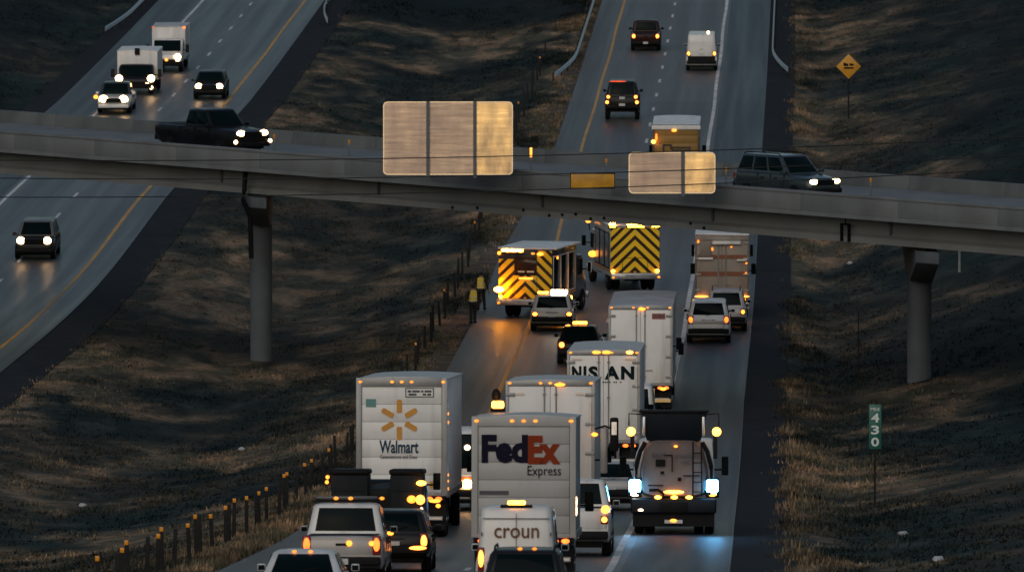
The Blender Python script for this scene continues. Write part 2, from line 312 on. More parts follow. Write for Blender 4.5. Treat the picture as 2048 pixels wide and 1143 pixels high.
def car(name, label, cat, kind='suv', paint=None, L=4.7, W=1.9, H=1.72, belt=1.08, tail=TAIL, head=HEAD, tl=(.11, .12), hl=(.13, .11), group=None,
        rails=False, plate=True, bump=None, lamps='both', clear=.32, tailz=None, headz=None, rimm=RIM, roofmat=None, wr=.36, trim=None):
    root = thing(name, label, cat, group=group); P = paint; hw = W/2
    hood = belt - .10
    if kind == 'pickup':
        st = [(.0, clear+.22, belt-.03, .93), (.06, clear+.14, belt, .97), (.5, clear+.04, belt, 1), (L*.5, clear, belt, 1), (L*.68, clear, belt, 1), (L-.9, clear+.03, hood+.02, .99), (L-.25, clear+.08, hood-.05, .96), (L-.04, clear+.16, hood-.14, .9), (L, clear+.24, hood-.26, .84)]
        gb = (L*.36, L*.70); gt = (L*.385, L*.60)
    elif kind == 'sedan':
        st = [(.0, clear+.22, belt-.16, .84), (.07, clear+.12, belt-.06, .92), (.4, clear+.03, belt, .99), (L*.5, clear-.03, belt, 1), (L*.68, clear-.02, belt, 1), (L-.8, clear, hood-.02, .98), (L-.25, clear+.05, hood-.14, .93), (L-.05, clear+.12, hood-.26, .84), (L, clear+.2, hood-.36, .76)]
        gb = (.42, L*.72); gt = (1.15, L*.54)
    elif kind == 'van':
        st = [(.0, clear+.18, belt-.02, .95), (.06, clear+.08, belt, .98), (.4, clear, belt, 1), (L*.5, clear, belt, 1), (L*.74, clear, belt, 1), (L-.7, clear, hood-.02, .98), (L-.22, clear+.05, hood-.12, .93), (L-.04, clear+.12, hood-.24, .84), (L, clear+.2, hood-.34, .78)]
        gb = (.02, L*.80); gt = (.07, L*.64)
    else:
        st = [(.0, clear+.2, belt-.12, .88), (.07, clear+.10, belt-.03, .95), (.4, clear+.02, belt, 1), (L*.5, clear-.02, belt, 1), (L*.70, clear, belt, 1), (L-.9, clear, hood, .99), (L-.28, clear+.05, hood-.08, .95), (L-.05, clear+.12, hood-.2, .87), (L, clear+.22, hood-.3, .8)]
        gb = (.10, L*.72); gt = (.38, L*.58)
    body = MB(); body.loft([ring_car(y, a, b, hw*c) for y, a, b, c in st]).build('body', P, root, ang=40)
    # cabin
    tw = {'van': .84, 'pickup': .78, 'sedan': .70}.get(kind, .75); bw = .93
    zb = belt - .02; c = {}
    for nm, (yb, yt) in (('r', (gb[0], gt[0])), ('f', (gb[1], gt[1]))):
        for sd in (-1, 1):
            c[nm, sd, 0] = Vector((sd*hw*bw, yb, zb)); c[nm, sd, 1] = Vector((sd*hw*tw, yt, H))
    nr = 7
    def hring(t):
        z = t; pts = []
        a0, b0, a1, b1 = c['r', -1, 0].lerp(c['r', -1, 1], z), c['r', 1, 0].lerp(c['r', 1, 1], z), c['f', -1, 0].lerp(c['f', -1, 1], z), c['f', 1, 0].lerp(c['f', 1, 1], z)
        cor = [a0, b0, b1, a1]; out = []
        for i, p in enumerate(cor):
            q0 = cor[i-1]; q1 = cor[(i+1) % 4]; d0 = (q0 - p).normalized()*.13; d1 = (q1 - p).normalized()*.13
            for k in range(4):
                u = k/3; out.append((p + d0)*(1-u)**2 + p*2*u*(1-u) + (p + d1)*u*u)
        return out
    rings = [hring(0), hring(.5), hring(.93)]
    top = hring(1); cen = sum(top, Vector())/len(top)
    rings.append([cen + (p - cen)*.965 for p in top]); r2 = [cen + (p - cen)*.85 for p in top]; rings.append([Vector((p.x, p.y, p.z + .025)) for p in r2]); rings.append([Vector((cen.x + (p.x-cen.x)*.5, cen.y + (p.y-cen.y)*.5, H + .045)) for p in top])
    MB().loft(rings).build('cabin', roofmat or P, root, ang=50)
    def q(a, b, c_, d, iu, iv0, iv1):
        """inset quad: a-b bottom, d-c top"""
        A = lambda u, v: (a*(1-u) + b*u)*(1-v) + (d*(1-u) + c_*u)*v
        return [A(iu, iv0), A(1-iu, iv0), A(1-iu, iv1), A(iu, iv1)]
    if kind != 'van' or 'vanglass' in (trim or ''):
        MB().panel(q(c['r',-1,0], c['r',1,0], c['r',1,1], c['r',-1,1], .10, .14, .9), .014).build('rear_window', GLASS, root, bev=.006)
    MB().panel(q(c['f',1,0], c['f',-1,0], c['f',-1,1], c['f',1,1], .08, .08, .92), .014).build('windshield', GLASS, root, bev=.006)
    for sd in (-1, 1):
        a, b, t_, d = (c['r',1,0], c['f',1,0], c['f',1,1], c['r',1,1]) if sd > 0 else (c['f',-1,0], c['r',-1,0], c['r',-1,1], c['f',-1,1])
        A = lambda u, v: (a*(1-u) + b*u)*(1-v) + (d*(1-u) + t_*u)*v
        ws = [(.06, .46), (.5, .93)] if kind in ('pickup', 'sedan') else [(.05, .31), (.35, .62), (.66, .94)]
        if kind == 'van': ws = [(.70, .95)] if sd > 0 else [(.05, .30)]
        elif sd < 0: ws = [(1-v, 1-u) for u, v in ws]
        for u0, u1 in ws:
            MB().panel([A(u0, .14), A(u1, .14), A(u1, .9), A(u0, .9)], .014).build('side_window', GLASS, root, bev=.006)
        mirror(root, sd*hw*.93, gb[1] - .12, belt + .08, .18, .16, .06, P if not trim else BLACK)
    # rear furniture
    tz = tailz or belt - .22
    for sd in (-1, 1):
        y_ = .045 if kind != 'pickup' else .02; xl = sd*(hw*.93 - tl[0])
        h_ = B(xl - tl[0], xl + tl[0], y_ - .06, y_ + .08, tz - tl[1]*1.15, tz + tl[1]*1.15).build('tail_light', LENS, root, bev=.035, seg=3)
        lamp(h_, xl, y_ - .06, tz + tl[1]*.1, tl[0]*.8, tl[1]*.8, tail, 'bulb_glow', .03)
    bm_ = bump or BLACK
    B(-hw*.93, hw*.93, -.07, .16, clear+.14, clear+.36).build('rear_bumper', bm_, root, bev=.05, seg=3)
    B(-hw*.9, hw*.9, L-.14, L+.06, clear+.04, clear+.24).build('front_bumper', bm_, root, bev=.05, seg=3)
    if plate: B(-.16, .16, -.085 if kind == 'pickup' else -.01, -.075 if kind == 'pickup' else .012, (clear+.18) if kind == 'pickup' else tz-.12, (clear+.32) if kind == 'pickup' else tz+.02).build('licence_plate', PLATE, root)
    hz = headz or hood - .24
    for sd in (-1, 1):
        lamp(root, sd*(hw*.86 - hl[0]), L - .06, hz, hl[0], hl[1], head, 'headlight', .09, False)
    g = MB(); g.box(-hw*.5, hw*.5, L-.05, L+.012, hz-.16, hz+.07)
    for k in range(4): g.box(-hw*.49, hw*.49, L+.012, L+.024, hz-.14+.05*k, hz-.12+.05*k)
    g.build('grille', BLACK, root)
    if kind == 'pickup':
        B(-hw*.88, hw*.88, -.012, .03, clear+.42, belt-.08).build('tailgate', P, root, bev=.02)
        B(-hw*.82, hw*.82, .08, L*.35, belt-.01, belt+.022).build('bed_cover', BLACK, root, bev=.008)
        B(-.14, .14, -.03, -.012, belt-.22, belt-.16).build('tailgate_handle', BLACK, root, bev=.01)
    sm_ = MB()
    if kind == 'pickup': sm_.box(-hw*.885, -hw*.875, -.016, .0, clear+.42, belt-.08); sm_.box(hw*.875, hw*.885, -.016, .0, clear+.42, belt-.08)
    else:
        sm_.box(-hw*.70, -hw*.69, -.006, .02, clear+.36, belt-.14); sm_.box(hw*.69, hw*.70, -.006, .02, clear+.36, belt-.14); sm_.box(-hw*.69, hw*.69, -.006, .02, clear+.36, clear+.372)
    for sd in (-1, 1):
        for y in (L*.33, L*.50, L*.68): sm_.box(min(sd*hw*.97, sd*(hw + .003)), max(sd*hw*.97, sd*(hw + .003)), y - .006, y + .006, clear + .2, belt - .06)
    sm_.build('panel_gap', BLACK, root)
    if kind in ('suv', 'van', 'sedan'):
        MB().cyl((-.1, gb[0] - .02, belt + .05), (.35, gb[0] + .06, belt + .17), .012, 6).build('rear_wiper', BLACK, root)
    for sd in (-1, 1):
        for y in (L*.40, L*.57): B(min(sd*hw*.98, sd*(hw + .03)), max(sd*hw*.98, sd*(hw + .03)), y - .09, y + .09, belt - .22, belt - .18).build('door_handle', BLACK, root, bev=.008)
    if kind in ('suv',):
        B(-.3, .3, -.002, .06, belt-.16, belt-.12).build('boot_handle', BLACK, root, bev=.01)
    B(-hw*.8, hw*.8, .3, L-.3, clear-.08, clear+.1).build('chassis', DARKM, root)
    if rails:
        for sd in (-1, 1):
            MB().tube([(sd*hw*tw*.9, gt[0]+.05, H+.02), (sd*hw*tw*.9, gt[0]+.2, H+.09), (sd*hw*tw*.9, gt[1]-.2, H+.09), (sd*hw*tw*.9, gt[1]-.05, H+.02)], .022).build('roof_rail', BLACK, root)
    for sd in (-1, 1):
        for y in (L*.19, L*.81):
            wheel(root, sd*(hw - .13), y, wr, .25, rimm)
    return root

def roof_bar(root, x, y, z, w, mat=AMBERHI, base=BLACK, h=.1):
    o = B(x - w/2 - .06, x + w/2 + .06, y - .14, y + .14, z, z + .05).build('light_bar', base, root, bev=.015)
    B(x - w/2, x + w/2, y - .11, y + .11, z + .05, z + .05 + h).build('light_bar_lens', mat, o, bev=.03)
    return o

def box_truck(name, label, W=2.5, H=3.9, zf=1.05, L=7, paint=WHITE, door=None, frame=None, style='swing', markers=True, cab=True, cabpaint=None, cabW=2.1, cabL=2.3, cabH=2.5,
              trailer=False, roof=ROOFM, mirrors=True, tails=TAIL, tape=True, cat='truck', under=True, group=None, fw=.11):
    root = thing(name, label, cat, group=group); hw = W/2; door = door or paint; frame = frame or paint
    bx = B(-hw + .03, hw - .03, .10, L, zf, H - .05).build('cargo_box', paint, root, bev=.03)
    fr = MB(); fr.box(-hw, -hw + fw, 0, .10, zf, H); fr.box(hw - fw, hw, 0, .10, zf, H); fr.box(-hw + fw, hw - fw, 0, .10, H - fw*1.6, H); fr.box(-hw + fw, hw - fw, 0, .10, zf, zf + .10)
    fr.build('rear_frame', frame, root, bev=.012)
    rf = MB(); 
    ns = 9
    prof = [(-hw, H - .06)] + [(-hw + W*k/ns, H - .05 + .06*math.sin(math.pi*k/ns)**.7 + .02) for k in range(ns + 1)] + [(hw, H - .06)]
    rf.prism(prof, .101, L + .01); rf.build('roof', roof, root, ang=50)
    sd_rail = MB(); sd_rail.box(-hw - .012, -hw + .03, .11, L, zf - .04, zf + .12); sd_rail.box(hw - .03, hw + .012, .11, L, zf - .04, zf + .12); sd_rail.build('side_rail', FRAME, root)
    z0, z1 = zf + .10, H - fw*1.6
    if style == 'swing':
        for sd in (-1, 1):
            a, b = (-hw + fw, -.006) if sd < 0 else (.006, hw - fw)
            d = B(a, b, .03, .098, z0 + .01, z1 - .01).build('door', door, root, bev=.012)
            rod = MB(); x = sd*.17
            rod.cyl((x, .012, z0 - .04), (x, .012, z1 + .04), .022, 8)
            for zz in (z0 + .25, (z0 + z1)/2, z1 - .25): rod.box(x - .05, x + .05, .0, .028, zz - .03, zz + .03)
            rod.box(min(x, x + sd*.3), max(x, x + sd*.3), -.02, .0, z0 + .5, z0 + .54)
            rod.build('lock_rod', FRAME, d)
            for zz in np.linspace(z0 + .25, z1 - .25, 4):
                B(min(sd*(hw - .02), sd*(hw - .28)), max(sd*(hw - .02), sd*(hw - .28)), -.018, -.001, zz - .05, zz + .05).build('hinge', FRAME, d, bev=.006)
    else:
        dr = MB(); n = 6
        for k in range(n):
            a = z0 + (z1 - z0)*k/n; b = z0 + (z1 - z0)*(k + 1)/n
            dr.box(-hw + fw + .01, hw - fw - .01, .045, .098, a + .004, b - .004)
        d = dr.build('roller_door', door, root, bev=.008)
        B(-.16, .16, .02, .044, z0 + .16, z0 + .3).build('door_latch', FRAME, d, bev=.01)
    if markers:
        for x in (-.28, 0, .28, -hw + .12, hw - .12): lamp(root, x, -.01, H - fw*.75, .055, .035, MARK, 'marker_light', .025)
    # under-ride bumper and lamps
    if under:
        bp = MB(); bp.box(-hw*.9, hw*.9, .02, .14, .5, .62); bp.box(-.55, -.45, .04, .12, .62, zf); bp.box(.45, .55, .04, .12, .62, zf); b_ = bp.build('rear_bumper', FRAME, root, bev=.012)
        if tape: B(-hw*.88, hw*.88, .01, .019, .53, .59).build('reflective_tape', REFLTAPE, b_)
        B(-hw*.96, hw*.96, .02, .1, zf - .16, zf - .002).build('lamp_panel', DARKM, root, bev=.01)
        for sd in (-1, 1):
            for k in range(2): lamp(root, sd*(hw - .25 - .26*k), .0, zf - .08, .1, .06, tails, 'tail_light', .04)
            B(sd*(hw - .36) - .3, sd*(hw - .36) + .3, .5 if not trailer else .3, .53 if not trailer else .33, .22, zf - .2).build('mudflap', BLACK, root)
        B(-.16, .16, .005, .018, zf - .145, zf - .01).build('licence_plate', PLATE, root)
    ch = MB(); ch.box(-.5, -.36, .2, L + (cabL if cab else 0), .62, zf - .01); ch.box(.36, .5, .2, L + (cabL if cab else 0), .62, zf - .01); ch.box(-.95, .95, L*.35, L*.6, .55, zf - .05); ch.build('chassis', DARKM, root)
    ax = (1.3, 2.6) if trailer else (min(1.7, L*.26),)
    for y in ax:
        for sd in (-1, 1): wheel(root, sd*(hw - .2), y, .5 if trailer else .44, .26, RIM, True)
    if cab:
        y0 = L + (.9 if trailer else .12); cp = cabpaint or paint; cw = cabW/2
        rings = []
        for y, lo, hi, k in ((y0, .75, cabH - .08, .97), (y0 + .1, .55, cabH, 1), (y0 + cabL*.45, .5, cabH, 1), (y0 + cabL*.72, .5, cabH*.62, .98), (y0 + cabL*.98, .55, cabH*.53, .92), (y0 + cabL, .6, cabH*.48, .86)):
            rings.append(ring_car(y, lo, hi, cw*k))
        cb = MB(); cb.loft(rings).build('cab', cp, root, ang=40)
        z_a, z_b = cabH*.64, cabH - .08
        MB().panel([(cw*.85, y0 + cabL*.71, z_a), (-cw*.85, y0 + cabL*.71, z_a), (-cw*.82, y0 + cabL*.48, z_b), (cw*.82, y0 + cabL*.48, z_b)], .04).build('windshield', GLASS, root)
        for sd in (-1, 1):
            B(sd*cw - .005, sd*cw + .012, y0 + cabL*.12, y0 + cabL*.42, cabH*.62, cabH*.88).build('side_window', GLASS, root)
            lamp(root, sd*cw*.7, y0 + cabL - .02, cabH*.38, .14, .1, HEADLO, 'headlight', .08)
            wheel(root, sd*(cw - .16), y0 + cabL*.6, .46, .26)
            if mirrors: mirror(root, sd*cw, y0 + cabL*.5, cabH*.72, .22, .5, max(.08, hw - cw + .06))
        B(-cw*.95, cw*.95, y0 + cabL - .02, y0 + cabL + .18, .4, .7).build('front_bumper', DARKM, root, bev=.04)
    if trailer:
        g = MB(); g.box(-.06 - .8, -.8 + .06, L*.72, L*.72 + .12, .1, zf); g.box(.8 - .06, .86, L*.72, L*.72 + .12, .1, zf); g.build('landing_gear', DARKM, root)
        for sd in (-1, 1): wheel(root, sd*(hw - .2), L - .6, .5, .26, RIM, True)
    return root

# ================================================================== SETTING
DS = np.concatenate([np.arange(60, 200, 10), np.arange(200, 720, 1.6), np.arange(720, 1000, 14), np.arange(1000, 2600, 60)])
def vnoise(x, y, seed=0):
    def hsh(i, j):
        h = np.sin(i*127.1 + j*311.7 + seed*74.7)*43758.5453; return h - np.floor(h)
    i = np.floor(x); j = np.floor(y); u = x - i; v = y - j; u = u*u*(3-2*u); v = v*v*(3-2*v)
    return (hsh(i, j)*(1-u) + hsh(i+1, j)*u)*(1-v) + (hsh(i, j+1)*(1-u) + hsh(i+1, j+1)*u)*v
def fbm(x, y, seed=0, o=4):
    s = 0; a = .5; t = 0
    for k in range(o): s = s + a*vnoise(x*2**k + 13*k, y*2**k + 7*k, seed + k); t += a; a *= .55
    return s/t
TAN = np.array([.215, .150, .096]); BRN = np.array([.054, .046, .035]); GRN = np.array([.017, .029, .028]); DRK = np.array([.005, .011, .013])
def tint(X, D):
    """colour of the vegetation: pale dry patches near the road, dark green-brown scrub elsewhere"""
    wx = X + 5*(fbm(X*.16, D*.06, 41) - .5) + 1.4*(fbm(X*.8, D*.3, 43) - .5); wd = D + 16*(fbm(X*.12, D*.05, 47) - .5)
    dR = X - (RW(D) + 4.7); dl = X - (LY(D) + 3.4); dL = (LW(D) - 4.7) - X; dr = (RG(D)) - X
    n = fbm(wx*.10, wd*.04, 1); n2 = fbm(wx*.9, wd*.30, 5, 3); n3 = fbm(wx*.17 + 9, wd*.055, 9, 5)
    verge = 1.0*np.exp(-np.maximum(dr - .2, 0)/1.5)*(dr > -.5)*(dr < 60) + .9*np.exp(-np.maximum(dR - .3, 0)/1.5)*(dR > -2) + .28*np.exp(-np.maximum(dl, 0)/4.)*(X > LY(D))*(dr > 0)
    t = sm(.50, .74, n3 + .20*(n2 - .5) + .17*verge)*.9 + .42*verge*sm(.3, .7, n2*.6 + n3*.5)
    for D0, am, ph in ((372, .9, 0.), (414, .8, 1.), (462, .6, 2.2), (603, .55, .7), (652, .8, 3.)):           # worn tan paths that cross the median
        t = t + am*np.exp(-((D - D0 - 5*np.sin(X*.19 + ph) - 2.5*np.sin(X*.53 + ph))/1.7)**2)*(dr > .5)*(dl > 2)*sm(.35, .6, fbm(X*.3, D*.05, 77))
    t = np.clip(t, 0, 1)
    g = sm(.36, .64, n); c = GRN[None]*(1 - g[:, None]) + BRN[None]*g[:, None]
    far = np.clip((dR - 4)/9, 0, 1) + np.clip((dL - 0)/4, 0, 1)
    t = t*(1 - .6*np.clip(far, 0, 1))
    c = c*(1 - t[:, None]) + TAN[None]*t[:, None]
    d = np.clip(.75*far + 2.2*(fbm(wx*.12, wd*.05, 21) - .58), 0, .9)
    dark_band = sm(672, 682, D)*(X > LY(D) + 2)*(X < RY(D) - 2) + .8*np.exp(-((D - 640 - 6*np.sin(X*.3))/4.5)**2)*(X > LY(D) + 4)*(X < RY(D) - 6)  # darker ground colour between the roads at the far end
    d = np.clip(d + dark_band*.9, 0, .95)
    c = c*(1 - d[:, None]) + DRK[None]*d[:, None]
    return c*(.55 + .9*n2[:, None])
def grid_mesh(name, cols, mat, zoff, latf=True, lane=None):
    """sheet over stations DS with one column per function in cols"""
    Xs = np.stack([c(DS) for c in cols], 1); Dd = np.repeat(DS[:, None], Xs.shape[1], 1)
    Z = zroad(Dd) + (lat(Xs, Dd) if latf else 0) + zoff
    n, k = Xs.shape; v = np.stack([Xs, Dd, Z], 2).reshape(-1, 3)
    i = np.arange(n - 1)[:, None]*k + np.arange(k - 1)[None]; f = np.stack([i, i + 1, i + k + 1, i + k], 2).reshape(-1, 4)
    me = bpy.data.meshes.new(name); me.from_pydata(v.tolist(), [], f.tolist()); me.shade_smooth(); me.materials.append(mat)
    if lane is not None:
        a = me.attributes.new('lane', 'FLOAT_VECTOR', 'POINT'); d = np.stack([(Xs - lane(Dd)).ravel(), Dd.ravel(), np.zeros(n*k)], 1); a.data.foreach_set('vector', d.astype(np.float32).ravel())
    o = bpy.data.objects.new(name, me); COL.objects.link(o); return o, v
cols = []
def off(fn, d): return lambda D: fn(D) + d
for d in (-400, -250, -150, -90, -60, -40, -28, -20, -15, -11, -8, -6, -4.7, -3.05): cols.append(off(LW, d))
cols.append(off(LY, 1.4)); cols.append(off(LY, 3.2))
for t in np.linspace(0, 1, 64)[1:-1]: cols.append(lambda D, t=t: (LY(D) + 3.2)*(1 - t) + (RG(D))*t)
cols.append(RG); cols.append(RS); cols.append(off(RW, 3.0))
for d in (4.7, 5.2, 5.7, 6.4, 7, 8, 9, 10, 11, 12, 13, 14, 16, 18, 20, 23, 26, 30, 36, 44, 60, 90, 150, 250, 400): cols.append(off(RW, d))
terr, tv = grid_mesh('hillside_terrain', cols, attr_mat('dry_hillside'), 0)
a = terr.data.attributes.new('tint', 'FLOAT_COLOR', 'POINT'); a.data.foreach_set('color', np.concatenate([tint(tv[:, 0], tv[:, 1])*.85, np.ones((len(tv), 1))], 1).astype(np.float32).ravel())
struct(terr)
ASPH = road_mat('worn_asphalt', (.098, .096, .092), 3.1); ASPH2 = road_mat('shoulder_asphalt', (.042, .047, .052), 8.7)
GRAV = M('dark_gravel', (.026, .028, .032), .95, 0, .5, .9, bump=.4, spec=.08)
DIRT = M('packed_dirt_verge', (.135, .105, .078), .95, 0, .6, .5, bump=.4, spec=.08, dirt=.6, dirtcol=(.03, .028, .026))
rr_, _ = grid_mesh('highway_road', [RS, off(RY, 0), off(RY, 1.8), off(RY, 3.6), off(RY, 5.4), off(RW, 0), off(RW, 3.0)], ASPH, .06, False, RY); struct(rr_)
ASPH3 = road_mat('dark_worn_asphalt', (.064, .068, .070), 12.4, .36)
lr_, _ = grid_mesh('oncoming_highway_road', [off(LW, -3.0), off(LW, 0), off(LW, 1.8), off(LW, 3.6), off(LW, 5.4), off(LY, 0), off(LY, 1.3)], ASPH3, .06, False, LY); struct(lr_)
for nm, a_, b_ in (('gravel_verge', off(RW, 3.0), off(RW, 4.7)), ('gravel_verge', off(RS, -1.0), RS), ('gravel_verge', off(LY, 1.3), off(LY, 3.3)), ('gravel_verge', off(LW, -4.6), off(LW, -3.0))):
    v_, _ = grid_mesh(nm, [a_, lambda D, a=a_, b=b_: a(D)*.5 + b(D)*.5 + .1*np.sin(D*.7) + .08*np.sin(D*1.9), b_], DIRT if abs(float(b_(400)) - float(RS(400))) < .1 else GRAV, .03, False); struct(v_)
DASP = road_mat('brown_shoulder_asphalt', (.078, .070, .064), 5.3)
v_, _ = grid_mesh('road_shoulder', [off(RS, .02), off(RY, -.35)], DASP, .064, False, RY); struct(v_)
for nm, fn, h, p in (('road_shoulder', RW, 1, rr_), ('road_shoulder', LW, -1, lr_)):
    v_, _ = grid_mesh(nm, [off(fn, h*.25) if h > 0 else off(fn, -2.95), off(fn, 2.95) if h > 0 else off(fn, -.25)], ASPH2, .064, False, fn); struct(v_)
# painted markings
def line(fn, o0, mat, parent, w=.15, z=.072, name='edge_line'):
    dd = np.arange(120, 900, 5.); mb = MB(); v = []; 
    for D in dd:
        c_ = float(fn(D)) + o0 + .03*math.sin(D*.13); zz = float(zroad(D)) + z; v += [(c_ - w/2, D, zz), (c_ + w/2, D, zz)]
    mb.add(v, [(2*i, 2*i + 1, 2*i + 3, 2*i + 2) for i in range(len(dd) - 1)])
    o = mb.build(name, mat, parent); return struct(o)
YEL = M('yellow_road_paint', (.62, .30, .05), .6, 0, .35, .35); WHT = M('white_road_paint', (.72, .68, .62), .6, 0, .35, .35)
line(RY, .05, YEL, rr_, .17, name='yellow_edge_line'); line(RW, -.05, WHT, rr_, .2, name='white_edge_line')
line(LY, -.05, YEL, lr_, .19, name='yellow_edge_line'); line(LW, .05, WHT, lr_, .2, name='white_edge_line')
def dashes(fn, parent):
    mb = MB()
    for D in np.arange(200, 900, 12.2):
        v = []
        for q in (0, 1.5, 3.0):
            c_ = float(fn(D + q)) - 3.6; zz = float(zroad(D + q)) + .072; v += [(c_ - .08, D + q, zz), (c_ + .08, D + q, zz)]
        mb.add(v, [(0, 1, 3, 2), (2, 3, 5, 4)])
    return struct(mb.build('lane_dashes', WHT, parent))
dashes(RW, rr_); dashes(LY, lr_)

# grass: countless blades, one mass
def grass():
    n = 130000
    D = np.concatenate([rng.uniform(205, 470, int(n*.6)), rng.uniform(470, 700, n - int(n*.6))])
    side = rng.choice(3, n, p=[.62, .27, .11]); X = np.empty(n)
    m = side == 0; l0 = LY(D[m]) + 3.0; l1 = RG(D[m]) + .2; u = rng.random(m.sum()); u = np.where(rng.random(m.sum()) < .35, 1.0 - .14*u**1.4, u); X[m] = l0 + (l1 - l0)*u
    m = side == 1; X[m] = RW(D[m]) + 4.35 + rng.gamma(1.2, 4.5, m.sum()) + .35*np.sin(D[m]*.6)*np.sin(D[m]*.23)
    m = side == 2; X[m] = LW(D[m]) - 4.4 - rng.gamma(1.2, 4., m.sum())
    dens = fbm(X*.35, D*.13, 31); keep = rng.random(n) < np.clip((dens - .28)*3.2, .05, 1); X = X[keep]; D = D[keep]; dens = dens[keep]; n = len(X)
    c = tint(X, D)*(.75 + .5*rng.random(n))[:, None]
    edge = np.exp(-np.abs((RG(D)) - X)/1.2) + np.exp(-np.abs(X - RW(D) - 4.7)/1.2); hgt = (.04 + .12*rng.random(n)**2 + .20*edge*rng.random(n)*np.where((X < RY(D)) & (D > 425) & (D < 470), .15, 1))*(.5 + dens); Z = zroad(D) + lat(X, D)
    nb = 3; vs = []; cs = []
    for k in range(nb):
        a_ = rng.uniform(0, 2*np.pi, n); r_ = rng.uniform(.03, .16, n); w_ = rng.uniform(.02, .05, n); ox = rng.normal(0, .1, n); oy = rng.normal(0, .1, n)
        p0 = np.stack([X + ox - w_*np.sin(a_), D + oy + w_*np.cos(a_), Z - .02], 1); p1 = np.stack([X + ox + w_*np.sin(a_), D + oy - w_*np.cos(a_), Z - .02], 1)
        p2 = np.stack([X + ox + r_*np.cos(a_), D + oy + r_*np.sin(a_), Z + hgt*rng.uniform(.7, 1.2, n)], 1)
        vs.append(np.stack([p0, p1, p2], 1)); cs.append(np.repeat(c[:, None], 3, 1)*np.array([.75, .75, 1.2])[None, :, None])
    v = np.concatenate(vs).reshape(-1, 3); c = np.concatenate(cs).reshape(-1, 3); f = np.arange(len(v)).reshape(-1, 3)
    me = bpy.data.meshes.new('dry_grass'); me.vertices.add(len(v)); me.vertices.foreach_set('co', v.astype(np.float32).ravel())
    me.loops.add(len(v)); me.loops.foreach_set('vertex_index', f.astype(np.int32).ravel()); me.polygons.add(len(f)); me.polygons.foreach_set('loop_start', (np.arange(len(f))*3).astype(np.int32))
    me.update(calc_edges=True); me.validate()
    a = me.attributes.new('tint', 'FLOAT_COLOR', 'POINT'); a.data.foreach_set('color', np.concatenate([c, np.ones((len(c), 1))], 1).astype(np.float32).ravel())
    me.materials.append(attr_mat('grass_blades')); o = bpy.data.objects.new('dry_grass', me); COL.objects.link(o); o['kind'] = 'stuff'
    o['label'] = 'dry tan and dull green grass covering the median and verges'; o['category'] = 'grass'
grass()

# ------------------------------------------------------------------ overpass
BX0, BD0 = 5.0, 417.0; bd = Vector((1, -1.25, 0)).normalized(); bn = Vector((bd.y, -bd.x, 0)) * -1      # bn points away from the camera
BANG = math.atan2(bd.y, bd.x)
DECK = 8.42; BW = 11.5
br = thing('road_overpass', 'long grey concrete overpass carrying a road across the highway', 'bridge', (BX0, BD0, 0)); br.rotation_euler = (0, 0, BANG)
LN = 105.
B(-LN, LN, .35, BW - .35, 8.18, DECK).build('deck', CONC, br)
pz = MB(); pz.prism([(0, 8.16), (.42, 8.16), (.42, 8.40), (.34, 8.6), (.30, 9.08), (.30, 9.12), (.02, 9.12), (0, 9.10)], 0, 1)   # drawn in x-z, then turned
def along(poly, x0, x1):
    n = len(poly); v = [(x0, y, z) for y, z in poly] + [(x1, y, z) for y, z in poly]
    return MB().add(v, [(k, (k+1) % n, n + (k+1) % n, n + k) for k in range(n)] + [tuple(range(n))[::-1], tuple(range(n, 2*n))])
seg = 6.1; k = 0; x = -LN
pp = [(0, 8.3), (.42, 8.421), (.36, 8.6), (.30, 8.98), (.0, 8.98)]
par = MB(); par2 = MB()
while x < LN:
    q = along(pp, x + .012, x + seg - .012); par.add(q.v, q.f)
    q = along([(BW - y, z) for y, z in pp], x + .012, x + seg - .012); par2.add(q.v, q.f); x += seg
par.build('near_parapet', CONC, br, bev=.012, ang=25); par2.build('far_parapet', M('dark_parapet_concrete', (.12, .13, .13), .85, 0, .3, .5, dirt=.6, dirtcol=(.05, .055, .055)), br, bev=.012, ang=25)  # far parapet gets a darker concrete tone than the near one
along([(-.05, 8.12), (.35, 8.12), (.35, 8.299), (-.05, 8.299)], -LN, LN).build('deck_edge', CONC, br)
along([(-.03, 8.985), (.33, 8.985), (.33, 9.1), (-.03, 9.1)], -LN, LN).build('parapet_cap', CONC, br, bev=.02)
rl = MB()
rl.tube([(-LN, .12, 9.42), (LN, .12, 9.42)], .035)
for x in np.arange(-LN, LN, 3.05): rl.box(x - .03, x + .03, .09, .15, 9.101, 9.42)
rl2 = MB(); rl2.tube([(-LN, BW - .12, 9.42), (LN, BW - .12, 9.42)], .035)
for x in np.arange(-LN, LN, 3.05): rl2.box(x - .03, x + .03, BW - .15, BW - .09, 8.99, 9.42)
GIRD = M('girder_concrete', (.205, .21, .205), .8, 0, .22, .35, bump=.05, dirt=.5, dirtcol=(.14, .135, .13))
for y in (1.25, 4.1, 7.3, 10.0):
    along([(y - .05, 8.178), (y + .5, 8.178), (y + .5, 8.02), (y + .34, 7.9), (y + .34, 7.45), (y + .62, 7.3), (y + .62, 7.06), (y - .25, 7.06), (y - .25, 7.3), (y - .02, 7.42), (y - .02, 8.05)], -LN, LN).build('girder', GIRD, br, ang=25)
for x in np.arange(-30, 45, 11.3):                                   # diaphragm joints and drains on the girder face
    B(x - .04, x + .04, 1.10, 1.22, 7.45, 8.0).build('web_stiffener', CONC2, br, bev=.01)
def br_local(px, py0, D=None):
    """distance along the bridge of picture column px on the near face"""
    for _ in range(1):
        a = (px - PW/2)/F
    # X = BX0 + t*bd.x ; D = BD0 + t*bd.y ; X = a*D
    return (a*BD0 - BX0)/(bd.x - a*bd.y)
